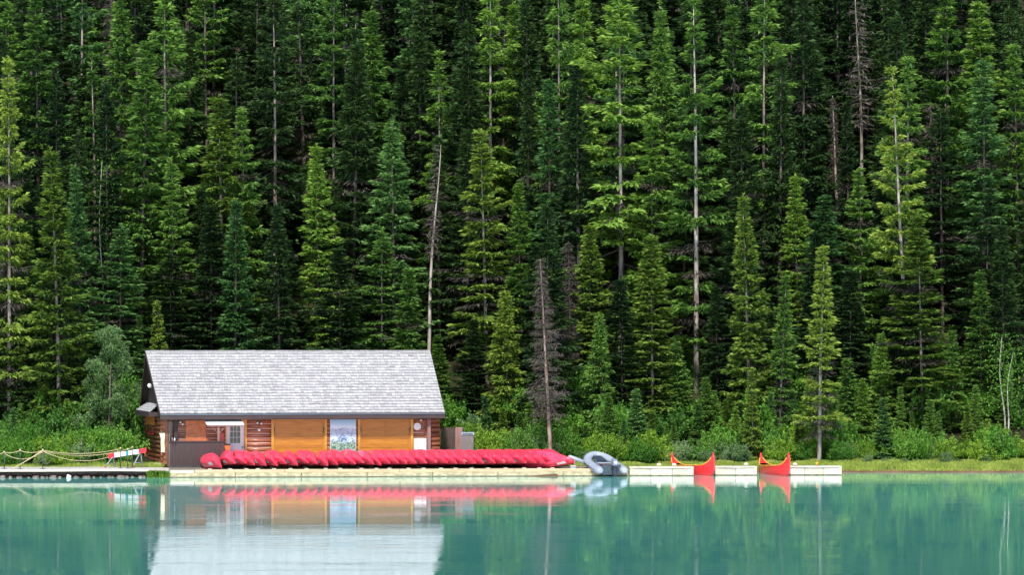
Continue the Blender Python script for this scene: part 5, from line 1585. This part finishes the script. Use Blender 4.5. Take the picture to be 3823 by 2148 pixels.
# ------------------------------------------------------------------ leave out what stands wholly behind other things
for nm in ["spruce_tree.220", "spruce_tree.256", "spruce_tree.257", "spruce_tree.265", "spruce_tree.266", "spruce_tree.274", "spruce_tree.277", "spruce_tree.279", "spruce_tree.282", "spruce_tree.285", "spruce_tree.288", "bush", "bush.004", "bush.014", "bush.015", "bush.017", "bush.019", "bush.023", "bush.041", "bush.045", "bush.058", "bush.069", "bush.074", "bush.090", "bush.103", "bush.105", "bush.181", "spruce_tree.338", "spruce_tree.339", "shore_rock", "shore_rock.023"]:
    o = bpy.data.objects.get(nm)
    if o is not None and o.parent is None:
        for c in list(o.children): bpy.data.objects.remove(c)
        bpy.data.objects.remove(o)
# look-alikes: tell them apart by their order from left to right
def number_lookalikes():
    words = ['leftmost', 'second from left', 'third from left', 'fourth from left', 'fifth from left', 'sixth from left', 'seventh from left', 'eighth from left',
             'ninth from left', 'tenth from left', 'eleventh from left', 'twelfth from left', 'thirteenth from left', 'fourteenth from left', 'fifteenth from left',
             'sixteenth from left', 'seventeenth from left', 'eighteenth from left', 'nineteenth from left']
    by = {}
    for o in sc.objects:
        if o.parent is None and o.get('label'): by.setdefault(o['label'], []).append(o)
    for lab, v in by.items():
        if len(v) < 2: continue
        v.sort(key=lambda o: o.location.x / o.location.y)
        for i, o in enumerate(v):
            wd = 'rightmost' if i == len(v) - 1 else words[min(i, 18)]
            new = lab + ', ' + wd
            if len(new.split()) > 16: new = lab.replace('directly ', '').replace('just ', '') + ', ' + wd
            if len(new.split()) <= 16: o['label'] = new
number_lookalikes()

# ------------------------------------------------------------------ light, world, camera
SUN_EL, SUN_AZ = math.radians(50), math.radians(-6)    # azimuth: to the right of straight-behind-the-camera
sd = Vector((math.sin(SUN_AZ) * math.cos(SUN_EL), -math.cos(SUN_AZ) * math.cos(SUN_EL), math.sin(SUN_EL)))  # towards the sun
sun = bpy.data.lights.new('sun', 'SUN'); sun.energy = 4.0; sun.angle = math.radians(7); sun.color = (1, .96, .9)
so = bpy.data.objects.new('sun', sun); col.objects.link(so)
so.rotation_euler = sd.to_track_quat('Z', 'Y').to_euler(); so.location = (30, -30, 60)
w = bpy.data.worlds.new('World'); sc.world = w; w.use_nodes = True
t = w.node_tree; bg = t.nodes['Background']
sky = t.nodes.new('ShaderNodeTexSky'); sky.sky_type = 'NISHITA'; sky.sun_disc = False
sky.sun_elevation = SUN_EL; sky.sun_rotation = math.atan2(sd.x, sd.y); sky.altitude = 1700; sky.dust_density = 2.5
t.links.new(sky.outputs[0], bg.inputs[0]); bg.inputs[1].default_value = .15

cam = bpy.data.cameras.new('camera'); co = bpy.data.objects.new('camera', cam); col.objects.link(co)
co.location = (0, 0, CAM_H); co.rotation_euler = (math.radians(90), 0, 0)
cam.sensor_width = 36; cam.lens = F / W * 36
cam.shift_y = (YH - HH / 2) / W
cam.clip_start = 1; cam.clip_end = 2000
sc.camera = co
sc.view_settings.view_transform = 'Standard'; sc.view_settings.look = 'None'
sc.view_settings.exposure = 0.6; sc.view_settings.gamma = 1
sc.cycles.max_bounces = 6; sc.cycles.diffuse_bounces = 3; sc.cycles.glossy_bounces = 3; sc.cycles.transparent_max_bounces = 4
sc.cycles.use_denoising = True
